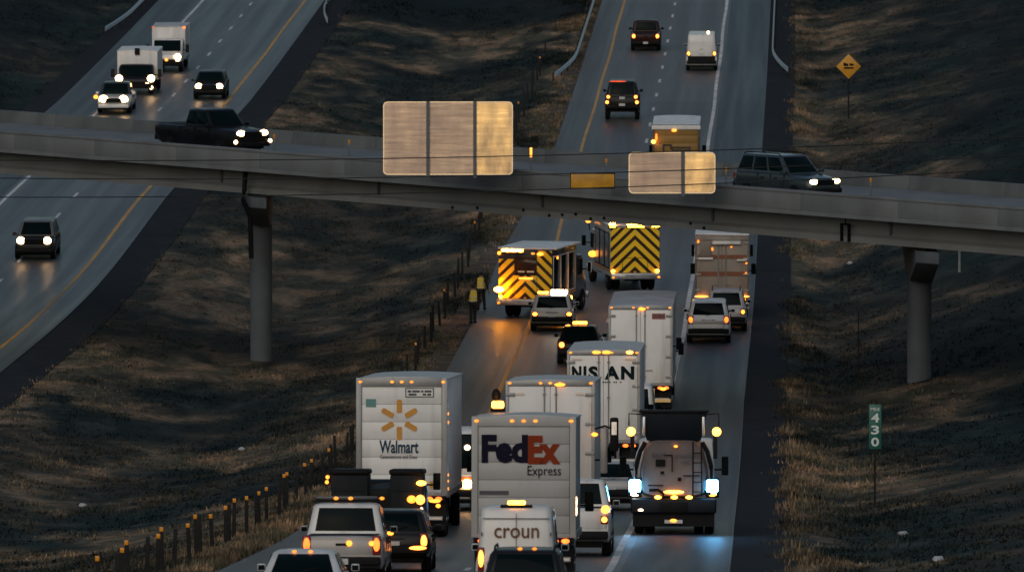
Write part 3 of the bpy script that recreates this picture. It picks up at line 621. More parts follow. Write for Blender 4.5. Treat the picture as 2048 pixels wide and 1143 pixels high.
SKEW = Vector((math.sin(BANG), math.cos(BANG)))     # the bents stand parallel to the highway below
def pier(px):
    """single-column hammerhead bent"""
    yc = 5.75; a = (px - PW/2)/F; bx = BX0 + bn.x*yc; by = BD0 + bn.y*yc; t = (a*by - bx)/(bd.x - a*bd.y); k = 1/SKEW.y
    at_ = lambda yy: (t + SKEW.x*k*(yy - yc), yy)
    Xw = BX0 + bd.x*t + bn.x*yc; Dw = BD0 + bd.y*t + bn.y*yc; g = ground(Xw, Dw) - .5
    n = 24; rg = lambda r_, z: [(t + r_*math.cos(2*math.pi*q/n), yc + r_*math.sin(2*math.pi*q/n), z) for q in range(n)]
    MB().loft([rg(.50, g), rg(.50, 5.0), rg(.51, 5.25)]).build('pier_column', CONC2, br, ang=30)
    v = []
    for yy, z0 in ((.9, 6.45), (yc - .9, 5.26), (yc + .9, 5.26), (10.8, 6.45)):
        x, y = at_(yy); v += [(x - .72, y, z0), (x + .72, y, z0), (x + .72, y, 6.92), (x - .72, y, 6.92)]
    f = []
    for i in range(3):
        for q in range(4): f.append((i*4 + q, i*4 + (q + 1) % 4, i*4 + 4 + (q + 1) % 4, i*4 + 4 + q))
    f += [(3, 2, 1, 0), (12, 13, 14, 15)]
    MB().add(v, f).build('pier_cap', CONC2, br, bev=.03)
    for yy in (1.4, 4.3, 7.5, 10.2):
        x, y = at_(yy); B(x - .3, x + .3, y - .28, y + .28, 6.921, 7.058).build('bearing', BLACK, br)
    return at_(1.2)[0]
t1 = pier(521); t2 = pier(1841)
MB().tube([(t1 - .15, .70, 8.12), (t1 - .15, .62, 7.2), (t1 - .15, .55, 6.8), (t1 - .15, .95, 6.0), (t1 - .15, 1.0, 4.2)], .11, 8).build('drain_pipe', BLACK, br)
t3 = br_local(1884, 0); MB().tube([(t3, 1.0, 7.05), (t3, 1.0, 6.2)], .06, 8).build('drain_pipe', STEEL, br)
t4 = br_local(1658, 0); sc = MB(); sc.box(t4 - .26, t4 - .2, .85, .98, 7.08, 7.75); sc.box(t4 + .2, t4 + .26, .85, .98, 7.08, 7.75); sc.box(t4 - .26, t4 + .26, .85, .98, 7.751, 7.82); sc.box(t4 - .015, t4 + .015, .9, .95, 7.82, 8.12); sc.build('drain_bracket', BLACK, br)
for i, px in enumerate((868, 918, 1010, 1062, 1088, 1115, 1145, 1172, 1345, 1372)):
    tt = br_local(px, 0); lamp(br, tt, .99, 7.16 + .07*(i % 3), .10, .07, BLACK, 'girder_vent', .03)
for sx in (-1, 1):
    B(sx*LN - 3, sx*LN + 3, -.4, BW + .4, -6, 8.15).build('abutment', CONC, br)
def on_bridge(root, px, perp, z=DECK, rot=0, L=0):
    a = (px - PW/2)/F; bx = BX0 + bn.x*perp; by = BD0 + bn.y*perp
    t = (a*by - bx)/(bd.x - a*bd.y); p = Vector((bx + bd.x*t, by + bd.y*t, z))
    hd = math.atan2(-bd.x, bd.y) + R(rot); f = Vector((-math.sin(hd), math.cos(hd), 0)); root.location = p - f*L/2; root.rotation_euler = (0, 0, hd); return root
for i, (px, lab) in enumerate(((548, 'delineator post on the overpass parapet in front of the black pickup'), (698, 'delineator post on the overpass parapet left of the large sign back'), (1062, 'delineator post on the overpass parapet right of the large sign back'), (1213, 'delineator post on the overpass parapet above the yellow plaque'), (1453, 'delineator post on the overpass parapet behind the grey wagon'), (1743, 'delineator post on the overpass parapet ahead of the grey wagon'))):
    d = thing('delineator_post', 'thin amber-topped ' + lab, 'post', group='delineator posts along the overpass parapet'); on_bridge(d, px, .15, 9.1)
    B(-.03, .03, -.02, .02, 0, .55).build('stake', STEEL, d, bev=.006)
    B(-.045, .045, -.028, .028, .55, .72 if i != 2 else .95).build('reflector', REFL if i != 2 else AMBER, d, bev=.01)  # third reflector glows by emission although it is no lamp
# signs hung from the overpass, seen from the back
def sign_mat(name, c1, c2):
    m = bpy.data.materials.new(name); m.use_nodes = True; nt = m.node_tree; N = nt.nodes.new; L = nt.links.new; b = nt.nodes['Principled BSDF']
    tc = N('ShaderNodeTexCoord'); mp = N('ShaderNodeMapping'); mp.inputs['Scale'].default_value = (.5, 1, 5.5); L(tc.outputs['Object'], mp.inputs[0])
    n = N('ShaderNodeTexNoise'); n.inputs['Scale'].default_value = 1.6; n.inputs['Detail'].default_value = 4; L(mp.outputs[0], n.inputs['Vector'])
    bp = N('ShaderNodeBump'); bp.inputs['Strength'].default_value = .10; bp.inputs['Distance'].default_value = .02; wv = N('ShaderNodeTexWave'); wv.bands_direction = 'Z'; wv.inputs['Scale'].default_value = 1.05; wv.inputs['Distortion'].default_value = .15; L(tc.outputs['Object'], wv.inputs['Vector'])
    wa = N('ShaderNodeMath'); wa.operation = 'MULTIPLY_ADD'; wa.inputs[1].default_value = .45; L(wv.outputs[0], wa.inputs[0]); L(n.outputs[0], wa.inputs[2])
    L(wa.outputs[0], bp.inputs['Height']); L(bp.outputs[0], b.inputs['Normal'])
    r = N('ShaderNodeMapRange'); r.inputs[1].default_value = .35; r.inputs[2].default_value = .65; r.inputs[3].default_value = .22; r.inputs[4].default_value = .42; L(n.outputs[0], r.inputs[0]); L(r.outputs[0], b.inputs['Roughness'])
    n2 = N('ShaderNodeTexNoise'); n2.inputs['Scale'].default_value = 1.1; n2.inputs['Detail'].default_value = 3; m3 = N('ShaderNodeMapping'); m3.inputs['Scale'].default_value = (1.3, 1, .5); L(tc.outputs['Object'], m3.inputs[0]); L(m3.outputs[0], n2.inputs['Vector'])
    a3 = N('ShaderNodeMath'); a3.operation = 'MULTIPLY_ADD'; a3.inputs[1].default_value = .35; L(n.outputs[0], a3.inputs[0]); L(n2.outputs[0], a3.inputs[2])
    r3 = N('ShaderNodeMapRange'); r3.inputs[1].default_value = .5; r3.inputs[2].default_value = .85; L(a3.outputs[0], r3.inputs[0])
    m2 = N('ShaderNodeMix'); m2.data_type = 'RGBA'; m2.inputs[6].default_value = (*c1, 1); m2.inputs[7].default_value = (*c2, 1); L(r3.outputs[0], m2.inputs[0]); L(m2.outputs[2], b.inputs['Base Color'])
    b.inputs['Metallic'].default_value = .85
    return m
SIGNB = sign_mat('sign_back_aluminium', (.29, .22, .19), (.42, .31, .24)); SIGNC = sign_mat('painted_glow_aluminium', (.34, .24, .16), (1.0, .66, .30)); POSTM = M('grey_painted_beam', (.10, .11, .12), .6, 0, .2, 3); EDGE = M('sign_edge_trim', (.85, .66, .45), .3, .6)  # SIGNC has the warm sky glow painted into the right-hand sheets' colour
def rrect(w, h, r, n=5):
    out = []
    for cx, cz, a0 in ((w/2-r, h/2-r, 0), (-w/2+r, h/2-r, 90), (-w/2+r, -h/2+r, 180), (w/2-r, -h/2+r, 270)):
        for k in range(n + 1):
            a = R(a0 + 90*k/n); out.append((cx + r*math.cos(a), cz + r*math.sin(a)))
    return out
def sign(name, label, x0, y0, x1, y1, D, posts, cat='sign', tilt=4.5, post_over=.12):
    c = pt((x0 + x1)/2, (y0 + y1)/2, D); s = F/D; w, h = (x1 - x0)/s, (y1 - y0)/s
    o = thing(name, label, cat, c); o.rotation_euler = (R(-tilt), 0, 0)
    xs = (posts[-1] - (x0 + x1)/2)/s; rp = rrect(w - .05, h - .05, .16)
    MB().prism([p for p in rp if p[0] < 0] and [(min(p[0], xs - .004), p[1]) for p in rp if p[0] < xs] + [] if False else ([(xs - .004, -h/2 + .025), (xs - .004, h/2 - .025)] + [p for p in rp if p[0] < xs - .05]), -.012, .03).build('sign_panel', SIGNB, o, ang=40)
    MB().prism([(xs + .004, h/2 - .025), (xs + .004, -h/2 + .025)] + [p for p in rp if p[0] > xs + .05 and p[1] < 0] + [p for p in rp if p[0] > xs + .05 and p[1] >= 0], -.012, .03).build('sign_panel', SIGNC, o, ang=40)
    a = rrect(w, h, .19); b = rrect(w - .10, h - .10, .15); n = len(a); v = [(x, -.035, z) for x, z in a] + [(x, -.035, z) for x, z in b] + [(x, .04, z) for x, z in a] + [(x, .04, z) for x, z in b]
    f = []
    for k in range(n):
        j = (k + 1) % n; f += [(k, j, n + j, n + k), (2*n + k, 3*n + k, 3*n + j, 2*n + j), (k, 2*n + k, 2*n + j, j), (n + k, n + j, 3*n + j, 3*n + k)]
    MB().add(v, f).build('edge_trim', EDGE, o, ang=40)
    for px in posts:
        xx = (px - (x0 + x1)/2)/s
        p = MB(); p.box(xx - .07, xx + .07, -.05, -.036, -h/2 - post_over, h/2); p.box(xx - .015, xx + .015, -.16, -.05, -h/2 - post_over, h/2); p.box(xx - .07, xx + .07, -.175, -.16, -h/2 - post_over, h/2); p.build('support_beam', POSTM, o)
        Xw = c.x + xx; tt = (Xw - BX0)/bd.x; Db = BD0 + bd.y*tt; 
        ln = Db - D
        if ln > .2: B(xx - .05, xx + .05, .04, ln, -h/2 + .15, -h/2 + .25).build('mounting_arm', STEEL, o)
    return o
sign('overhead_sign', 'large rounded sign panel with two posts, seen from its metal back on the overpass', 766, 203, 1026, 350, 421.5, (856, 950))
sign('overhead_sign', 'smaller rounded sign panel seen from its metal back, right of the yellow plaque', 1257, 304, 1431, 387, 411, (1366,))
c = pt(1185, 361.5, 415.5); yp = thing('clearance_plaque', 'small amber yellow plaque hanging on the overpass between the two sign backs', 'sign', c)
s_ = F/415.5; B(-44/s_, 44/s_, 0, .04, -15/s_, 15/s_).build('plaque_panel', M('faded_amber_panel', (.62, .30, .02), .45, 0, .45, 1.6), yp, bev=.01)
fr = MB(); fr.box(-45/s_, 45/s_, -.012, -.001, 14/s_, 16/s_); fr.box(-45/s_, 45/s_, -.012, -.001, -16/s_, -14/s_); fr.box(-45/s_, -43.5/s_, -.012, -.001, -14/s_, 14/s_); fr.box(43.5/s_, 45/s_, -.012, -.001, -14/s_, 14/s_); fr.build('plaque_border', BLACK, yp)
B(-.05, .05, .04, 2.6, -.05, .05).build('mounting_arm', STEEL, yp)
# power lines, strung across in front of the overpass
WIRE = M('black_wire', (.008, .008, .008), .6)
for lab, pts in (('highest of the three thin black power lines crossing before the overpass', ((300, 321), (1024, 312), (1700, 290))), ('middle one of the three thin black power lines crossing before the overpass', ((100, 357), (1024, 350), (1660, 329))), ('lowest of the three thin black power lines crossing before the overpass', ((200, 394), (900, 384), (1660, 357)))):
    cf = np.polyfit([p[0] for p in pts], [p[1] for p in pts], 2)
    o = MB().tube([pt(x, float(np.polyval(cf, x)) if -50 < x < 2100 else float(np.polyval(cf, x)), 300) for x in np.linspace(-500, 2600, 40)], .016, 5).build('power_line', WIRE); tag(o, lab, 'cable', 'power lines strung in front of the overpass')

# ------------------------------------------------------------------ roadside furniture
cb = thing('cable_barrier', 'low cable barrier of dark posts with amber reflectors along the grassy median edge', 'barrier', (float(RY(300)) - 4.1, 300, ground(float(RY(300)) - 4.1, 300)))
o0 = Vector(cb.location); WOOD = M('weathered_post', (.022, .022, .022), .8, 0, .35, 5, spec=.15)
i = 0; D = 226.; cl = [[], [], []]
while D < 640 and i < 97:
    X = float(RY(D)) - 4.1 + .12*math.sin(i*1.7); g = ground(X, D); h = .98 + .22*random.random(); lean = .14*(random.random() - .5)
    p = MB().add([(X - .06 - o0.x, D - .05 - o0.y, g - .2 - o0.z), (X + .06 - o0.x, D - .05 - o0.y, g - .2 - o0.z), (X + .06 - o0.x, D + .05 - o0.y, g - .2 - o0.z), (X - .06 - o0.x, D + .05 - o0.y, g - .2 - o0.z)] + [(X + lean + a - o0.x, D + b - o0.y, g + h - o0.z) for a, b in ((-.05, -.05), (.05, -.05), (.05, .05), (-.05, .05))], [(0,3,2,1),(4,5,6,7),(0,1,5,4),(1,2,6,5),(2,3,7,6),(3,0,4,7)]).build('post', WOOD, cb, bev=.01)
    if (D < 340 and i % 3 != 1) or i % 9 == 0:
        B(X + lean - .05 - o0.x, X + lean + .05 - o0.x, D - .08 - o0.y, D - .055 - o0.y, g + h - .08 - o0.z, g + h + .04 - o0.z).build('reflector', REFL, p, bev=.012)
    for q, zz in enumerate((.45, .62, .8)): cl[q].append((X - o0.x - .08, D - o0.y, g + zz - o0.z))
    D += 4.0 + .9*random.random(); i += 1
for q in cl: MB().tube(q, .008, 5).build('cable', WOOD, cb)
def guardrail(label, fx, d0, d1, flare, side):
    x0 = float(fx(d0)); o = thing('guardrail', label, 'guardrail', (x0, d0, ground(x0, d0)), 'metal guardrails at the far end'); b = Vector(o.location)
    P = []
    for D in np.arange(d0, d1, 3.8):
        t = max(0, 1 - (D - d0)/16); X = float(fx(D)) + flare*t*t; P.append(Vector((X, D, ground(X, D) - .25*t*t)) - b)
    prof = [(-.02, .45), (.05, .53), (-.02, .6), (.05, .68), (-.02, .76), (-.04, .76), (.03, .68), (-.04, .6), (.03, .53), (-.04, .45)]
    MB().loft([[(p.x + side*a, p.y, p.z + z) for a, z in prof] for p in P]).build('rail', STEEL, o, ang=20)
    for p in P[::1]: B(p.x - side*.12 - .05, p.x - side*.12 + .05, p.y - .06, p.y + .06, p.z - .3, p.z + .74).build('post', WOOD, o)
    return o
guardrail('metal guardrail along the left edge of the far lanes, flared inward at its near end', lambda D: RY(D) - 1.9, 618, 760, -1.0, 1)
guardrail('metal guardrail along the right shoulder of the far lanes, bent outward at its near end', lambda D: RW(D) + 3.3, 622, 760, 1.0, -1)
guardrail('metal guardrail on the inner edge of the oncoming lanes at the top of the hill', lambda D: LY(D) + 1.9, 668, 780, .8, -1)
guardrail('metal guardrail on the outer edge of the oncoming lanes at the top left', lambda D: LW(D) - 3.6, 660, 780, -.8, 1)
# diamond warning sign
D = 560.
for _ in range(60):
    X = xat(1697, D, 3); g = ground(X, D); yb = PH/2 + F*math.tan(math.atan((ZC - g)/D) - PITCH); D += (yb - 238)*.06
s_ = F/D
ws = thing('warning_sign', 'yellow diamond warning sign on a dark post on the right hillside', 'sign', (X, D, g)); pc = pt(1697, 133, D); hz = pc.z - g
MB().prism([(0, hz - 25/s_), (25/s_, hz), (0, hz + 25/s_), (-25/s_, hz)], -.02, .02).build('diamond_panel', M('yellow_sign_sheet', (.66, .30, .02), .45, 0, .25, 1.5), ws, bev=.015)
sym = MB(); sym.box(-.28, .28, -.035, -.021, hz - .14, hz - .04); sym.add([(-.3, -.035, hz + .02), (-.02, -.035, hz + .02), (-.02, -.035, hz + .14), (-.3, -.035, hz + .24)], [(0, 1, 2, 3)]); sym.add([(.05, -.035, hz + .04), (.3, -.035, hz + .04), (.3, -.035, hz + .14), (.05, -.035, hz + .2)], [(0, 1, 2, 3)]); sym.build('symbol', BLACK, ws)
MB().cyl((0, .06, -.3), (0, .06, hz + .5), .05, 8).build('post', WOOD, ws)
# mile marker
D = 296.
for _ in range(8):
    X = xat(1753, D, 2); g = ground(X, D); yb = PH/2 + F*math.tan(math.atan((ZC - g)/D) - PITCH); D += (yb - 995)*.06
g = ground(X, D); s_ = F/D
mm = thing('mile_marker', 'narrow green mile marker reading 430 on a dark post in the right verge', 'sign', (X, D, g)); zt = pt(1753, 808, D).z - g; zb = pt(1753, 897, D).z - g
B(-12.5/s_, 12.5/s_, -.02, .02, zb, zt).build('marker_panel', M('green_sign_sheet', (.015, .13, .10), .45, 0, .15, 3), mm, bev=.01)
hh = (zt - zb)
letter('MILE', -9/s_, zt - .14*hh, 18/s_, .07*hh, -.021, WHITEL, mm, .01)
for k, ch in enumerate('430'): letter(ch, -8/s_, zt - (.40 + .27*k)*hh, 16/s_, .20*hh, -.021, WHITEL, mm, .025)
B(-.035, .035, .021, .07, -.3, zt - .05).build('post', WOOD, mm)
# thin pole
D = 415.; X = xat(1717, D, 2); o = MB().cyl((X, D, ground(X, D) - .3), (X, D, ground(X, D) + 3.2), .035, 8, .025).build('marker_pole', WOOD); tag(o, 'thin bare dark pole standing in dry grass left of the right bridge pier', 'pole')
# pale stones
for i, (px, py, lab) in enumerate(((1805, 1070, 'pale stone lying in the dark grass below the green mile marker'), (1874, 1124, 'pale stone in the dark grass near the bottom right corner'), (165, 1010, 'pale stone alone in the dark grass at the lower left'), (1700, 525, 'pale stone on the bank left of the right bridge pier'), (483, 893, 'pale stone in the median beside the dry tan path'))):
    D = 300.
    for _ in range(30):
        X = xat(px, D, 1); yb = PH/2 + F*math.tan(math.atan((ZC - ground(X, D))/D) - PITCH); D += (yb - py)*.05
    mb = MB(); mb.ell((X, D, ground(X, D) + .04), .16, .2, .09, 8, 5); mb.v = [(a + random.uniform(-.02, .02), b + random.uniform(-.02, .02), c_ + random.uniform(-.015, .015)) for a, b, c_ in mb.v]
    tag(mb.build('stone', M('pale_stone', (.45, .45, .44), .8), None, ang=60), lab, 'stone', 'pale stones in the grass')
# ================================================================== VEHICLES
QUEUE = 'vehicles queued on the near lanes'; FARG = 'vehicles driving away up the far lanes'; ONC = 'oncoming vehicles on the left carriageway'; SCN = 'vehicles stopped at the roadside incident'; OVR = 'vehicles crossing the overpass'
PW_ = lambda n, c, r=.3, v=.1, d=.25: M(n, c, r, .0, v, 1.5, coat=.5, dirt=d, dirtcol=(.12, .10, .085))
PD_ = lambda n, c: M(n, c, .35, .0, .15, 1.5, coat=.08, spec=.2, dirt=.15, dirtcol=(.03, .028, .025))
P_BLACK = PD_('black_car_paint', (.006, .006, .007)); P_DRED = PD_('dark_red_car_paint', (.030, .007, .005)); P_DARK = PD_('dark_grey_car_paint', (.013, .013, .014))
P_SILV = PW_('silver_car_paint', (.42, .40, .38), .35, .12, .35); P_WHT = PW_('white_car_paint', (.70, .69, .67), .35, .08, .3); P_GREY = PW_('steel_grey_car_paint', (.024, .034, .038), .3, .1, .1); P_SAND = PW_('pale_sand_car_paint', (.52, .48, .42))
P_BRN = M('brown_grey_box_paint', (.30, .255, .21), .5, 0, .15, 1.2, dirt=.4, dirtcol=(.16, .12, .09))

# --- white delivery box truck, nearest
t = box_truck('box_truck', 'tall grey-white delivery truck with large purple and orange lettering on its rear roller door', W=2.5, H=3.98, zf=1.08, L=6.4, paint=WHITE2, door=WHITE2, style='roll', fw=.15, roof=ROOFM, cabW=2.2, cat='truck', group=QUEUE)
place(t, 1047, 238)
dz = [c for c in t.children if c.name.startswith('roller_door')][0]
letter('Fed', -1.01, 2.86, 1.11, .68, .03, NAVY, dz, .05); letter('Ex', .10, 2.84, .78, .68, .03, ORANGER, dz, .05); letter('Express', .09, 2.50, .80, .30, .03, NAVY, dz, .0)
B(-1.06, -.36, .03, .044, 2.10, 2.2).build('dark_decal', GREYL, dz)
b_ = B(-.98, -.62, 6.0, 6.35, 4.02, 4.1).build('beacon_base', BLACK, t, bev=.02); B(-.95, -.65, 6.02, 6.3, 4.1, 4.28).build('beacon_lens', AMBERHI, b_, bev=.05)
MB().ell((-.85, 6.5, 4.42), .11, .11, .16).build('roof_horn', BLACK, t)
for z in (1.72, 1.95): lamp(t, 1.262, .06, z, .02, .12, HEADLO, 'side_marker', .05)
# --- white trailer with spark emblem, left lane
t = box_truck('box_trailer', 'tall white freight trailer with a yellow six-bar spark and blue lettering on its rear', W=2.62, H=4.58, zf=1.2, L=13.5, paint=WHITE, door=WHITE, frame=FRAME, style='roll', fw=.16, trailer=True, cat='truck', tails=TAIL, group=QUEUE)
place(t, 803, 285)
dz = [c for c in t.children if c.name.startswith('roller_door')][0]
letter('Walmart', -.64, 2.42, 1.12, .37, .03, BLUEB, dz, .02); letter('Gatendations and Dess', -.62, 2.27, 1.06, .10, .03, GREYL, dz, .0)
sp = MB()
for a in (0, 60, 120, 180, 240, 300):
    ca, sa = math.cos(R(a)), math.sin(R(a)); o_ = []
    for r_, w_ in ((.20, .045), (.22, .075), (.52, .075), (.575, .045)): o_.append((r_, w_))
    poly = [(r_, w_) for r_, w_ in o_] + [(r_, -w_) for r_, w_ in reversed(o_)]
    sp.prism([(-.07 + r_*sa + w_*ca, 3.38 + r_*ca - w_*sa) for r_, w_ in poly], .018, .042)
sp.build('spark_emblem', M('amber_emblem', (.62, .27, .02), .45), dz)
B(-1.03, -.74, .03, .044, 3.74, 3.97).build('teal_sticker', M('teal_sticker', (.10, .26, .26), .5), dz)
pl = MB(); pl.box(.1, .92, .032, .044, 4.02, 4.29); pl = pl.build('placard', M('placard_dark', (.06, .06, .06), .5), dz)
B(.13, .89, .024, .031, 4.045, 4.265).build('placard_face', WHITE, pl)
q = MB()
for z, xs in ((4.19, ((.17, .27), (.30, .52), (.55, .62), (.65, .85))), (4.10, ((.2, .42), (.6, .7), (.73, .84)))):
    for a, b in xs: q.box(a, b, .018, .0235, z - .03, z + .03)
q.build('placard_marks', GREYL, pl)
B(.80, 1.1, .03, .044, 1.42, 1.62).build('amber_sticker', YELLOWB, dz); B(-.13, .13, .03, .044, 1.75, 1.92).build('door_pull', FRAME, dz)
for z in (1.4, 1.62, 1.8, 3.3, 3.55): lamp(t, 1.325, .3 + .2*(z % .5), z, .02, .05, MARK, 'side_marker', .14)
lamp(t, .95, -.03, 1.06, .17, .05, AMBER, 'turn_light', .04); lamp(t, 1.05, -.03, .92, .07, .06, AMBER, 'turn_light', .04)
# --- white truck with double rods, behind the delivery truck
t = box_truck('box_trailer', 'plain white box truck with paired door rods, its roof showing above the purple-lettered truck', W=2.62, H=4.42, zf=1.1, L=10.5, paint=WHITE, door=WHITE, frame=FRAME, fw=.10, cat='truck', group=QUEUE, cabW=2.3, cabH=2.8)
place(t, 1100, 291); lamp(t, .28, -.03, 4.30, .16, .05, AMBER, 'marker_light', .03)
for s in (-1, 1): B(min(s*.75, s*1.15), max(s*.75, s*1.15), -.012, -.001, 4.0, 4.06).build('reflective_tape', REFLTAPE, t)
B(1.15, 1.2, -.012, -.001, 2.9, 3.8).build('reflective_tape', REFLTAPE, t)
lamp(t, 1.30, -.02, 2.85, .10, .06, AMBER, 'turn_light', .06)
mr = B(1.75, 2.0, -.3, -.05, 2.35, 3.35).build('long_mirror', BLACK, t, bev=.06); B(1.80, 1.95, -.315, -.302, 2.85, 3.22).build('mirror_glass', M('bright_mirror', (.8, .8, .82), .15, .9), mr); MB().tube([(1.28, .2, 3.0), (1.6, .1, 3.1), (1.85, -.1, 3.0)], .03).build('mirror_arm', BLACK, mr)
mr = B(1.45, 1.68, .1, .25, 1.7, 3.05).build('long_mirror', FRAME, t, bev=.05); MB().tube([(1.28, .3, 2.1), (1.5, .2, 2.1)], .03).build('mirror_arm', BLACK, mr)
# --- lettered trailer in the middle of the queue
t = box_truck('box_trailer', 'white trailer with bold dark capital letters across its double rear doors', W=2.54, H=4.36, zf=1.15, L=12, paint=WHITE, door=WHITE, frame=FRAME, fw=.10, trailer=True, cat='truck', group=QUEUE)
place(t, 1207, 345)
dl, dr_ = [c for c in t.children if c.name.startswith('door')][:2]
letter('N', -1.1, 3.36, .33, .46, .015, TEALB, dl, .05); letter('I', -.70, 3.36, .10, .46, .015, TEALB, dl, .02); letter('S', -.53, 3.36, .33, .46, .015, TEALB, dl, .05)
letter('A', .03, 3.36, .52, .46, .015, TEALB, dr_, .05); letter('N', .60, 3.36, .46, .46, .015, TEALB, dr_, .05)
q = MB()
for k in range(9):
    if k not in (4, 7): q.box(-.04 + .075*k, .015 + .075*k, .02, .029, 3.24, 3.29)
q.build('small_marks', GREYL, dr_)
for x in (-.25, .1, .9): lamp(t, x, -.03, 4.30, .15 if x < .5 else .12, .06, AMBER if x < .5 else AMBERHI, 'marker_light', .03)
for s in (-1, 1): B(min(s*.75, s*1.1), max(s*.75, s*1.1), -.02, -.001, 4.03, 4.09).build('reflective_tape', REFLTAPE, t); B(min(s*1.10, s*1.15), max(s*1.10, s*1.15), -.022, -.001, 3.1, 3.8).build('reflective_tape', REFLTAPE, t)
# --- plain white trailer ahead
t = box_truck('box_trailer', 'plain white trailer with tall double doors and a small red placard at its top', W=2.56, H=4.28, zf=1.1, L=13, paint=WHITE, door=WHITE, frame=FRAME, fw=.09, trailer=True, cat='truck', group=QUEUE)
place(t, 1281, 397)
dr_ = [c for c in t.children if c.name.startswith('door')][1]
rp = B(.45, .98, .012, .028, 3.76, 3.98).build('red_placard', M('red_placard_paint', (.30, .07, .05), .5), dr_); q = MB()
for a, b in ((.52, .6), (.64, .68), (.72, .84), (.87, .92)): q.box(a, b, .004, .0115, 3.81, 3.93)
q.build('placard_marks', GREYL, rp)
lamp(t, .05, -.03, 4.16, .15, .06, AMBER, 'marker_light', .03); lamp(t, .9, -.04, .98, .13, .06, AMBER, 'turn_light', .04)
ub = MB(); ub.box(.45, .56, -.03, .0, .45, 1.0); ub.box(.45, 1.2, -.03, .0, .45, .58); ub.build('amber_tape', M('amber_reflective_tape', (.85, .55, .22), .4), t)  # L of amber reflective tape, plain colour without glow
mirror(t, 1.28, 3.5, 2.6, .22, .5, .1); 
# --- dark hauler with two bins, left lane
t = thing('service_truck', 'black hauling truck with two square bins on its bed, close behind the spark-emblem trailer', 'truck', group=QUEUE)
B(-.42, .42, .5, 7.6, .55, .95).build('chassis', DARKM, t); B(-1.22, 1.22, .0, 4.6, .951, 1.2).build('flat_bed', P_BLACK, t, bev=.03)
DKB = M('black_bin_steel', (.012, .015, .018), .65, 0, .3, 1.4, spec=.15, dirt=.3, dirtcol=(.03, .034, .038))
for x0, x1 in ((-1.17, -.22), (.36, 1.2)):
    a = MB(); a.box(x0, x1, .05, 2.0, 1.201, 2.26); o_ = a.build('bin', DKB, t, bev=.03)
    B(x0 - .03, x1 + .03, -.01, 2.05, 2.261, 2.40).build('bin_lid', BLACK, o_, bev=.05, seg=3); rb = MB(); rb.box(x0 + .08, x1 - .08, .02, .049, 1.85, 1.92); rb.box(x0 + .08, x1 - .08, .02, .049, 1.3, 1.36); rb.build('bin_rib', DKB, o_)
MB().add([(-.215, .3, 1.9), (.355, .3, 1.9), (.355, 1.9, 2.05), (-.215, 1.9, 1.95), (-.215, .3, 1.75), (.355, .3, 1.75), (.355, 1.9, 1.8), (-.215, 1.9, 1.8)], [(0,1,2,3),(7,6,5,4),(0,4,5,1),(1,5,6,2),(2,6,7,3),(3,7,4,0)]).build('sloping_chute', DKB, t)
B(-1.2, 1.2, -.03, .06, .62, .95).build('rear_sill', DARKM, t, bev=.02); B(-1.0, 1.0, -.12, .02, .42, .56).build('rear_bumper', DARKM, t, bev=.03)
B(-.16, .16, -.045, -.031, .7, .84).build('licence_plate', PLATE, t)
for z, x in ((2.2, -1.26), (2.07, -1.28)): lamp(t, x, .0, z, .05, .05, AMBER, 'marker_light', .04)
lamp(t, 1.17, -.04, 2.05, .13, .07, AMBERHI, 'turn_light', .05); lamp(t, 1.15, -.06, 1.62, .12, .13, BRAKE, 'tail_light', .06); lamp(t, .92, -.06, 1.63, .12, .10, AMBER, 'tail_light', .06); lamp(t, 1.18, -.05, 1.18, .07, .26, E('pink_lamp_glow', (1, .55, .4), 3), 'tail_light', .06); lamp(t, 1.12, -.05, .82, .06, .06, AMBER, 'marker_light', .04); lamp(t, -1.1, -.05, 1.1, .12, .1, TAIL, 'tail_light', .05)
for y in (1.2, 2.5, 6.6):
    for s in (-1, 1): wheel(t, s*1.02, y, .5, .26, RIM, y < 5)
cb_ = MB(); cb_.loft([ring_car(y, .6, h_, w_) for y, h_, w_ in ((4.8, 1.98, 1.1), (4.9, 2.05, 1.14), (6.0, 2.05, 1.14), (6.5, 1.75, 1.12), (7.7, 1.6, 1.05), (7.8, 1.5, .98))]); cb_.build('cab', P_BLACK, t, ang=40)
MB().panel([(.98, 6.46, 1.85), (-.98, 6.46, 1.85), (-.95, 6.06, 1.98), (.95, 6.06, 1.98)], .03).build('windshield', GLASS, t)
for s in (-1, 1): mirror(t, s*1.14, 6.1, 2.0, .2, .45, .12); B(s*1.1 - .3, s*1.1 + .1 if s > 0 else s*1.1 + .3, .55, .58, .2, .95).build('mudflap', BLACK, t); lamp(t, s*.8, 7.76, 1.1, .14, .1, HEADLO, 'headlight', .08)
place(t, 752, 258)
# --- near cars
t = car('pickup_truck', 'silver pickup with a dark light bar on its white roof, at the lower left', 'pickup', 'pickup', P_SILV, 5.9, 2.0, 1.86, 1.16, TAIL, tl=(.10, .2), roofmat=P_WHT, group=QUEUE, tailz=.95)
roof_bar(t, 0, 2.75, 1.91, 1.5, M('dark_light_bar_lens', (.03, .03, .035), .2), BLACK, .1)
for x in (-.25, .1, .85): lamp(t, x, 2.60, 2.01, .06, .04, MARK, 'roof_marker', .03)
lamp(t, .18, -.03, 1.0, .07, .07, AMBER, 'tailgate_light', .03); lamp(t, .72, -.03, 1.0, .07, .06, AMBER, 'tailgate_light', .03); place(t, 683, 236)
t = car('sedan', 'white sedan cut off by the bottom edge at the lower left', 'car', 'sedan', P_WHT, 4.7, 1.86, 1.46, .98, TAIL, group=QUEUE); place(t, 602, 212)
for x in (-.2, .15): lamp(t, x, 1.12, 1.47, .05, .03, MARK, 'roof_marker', .03)
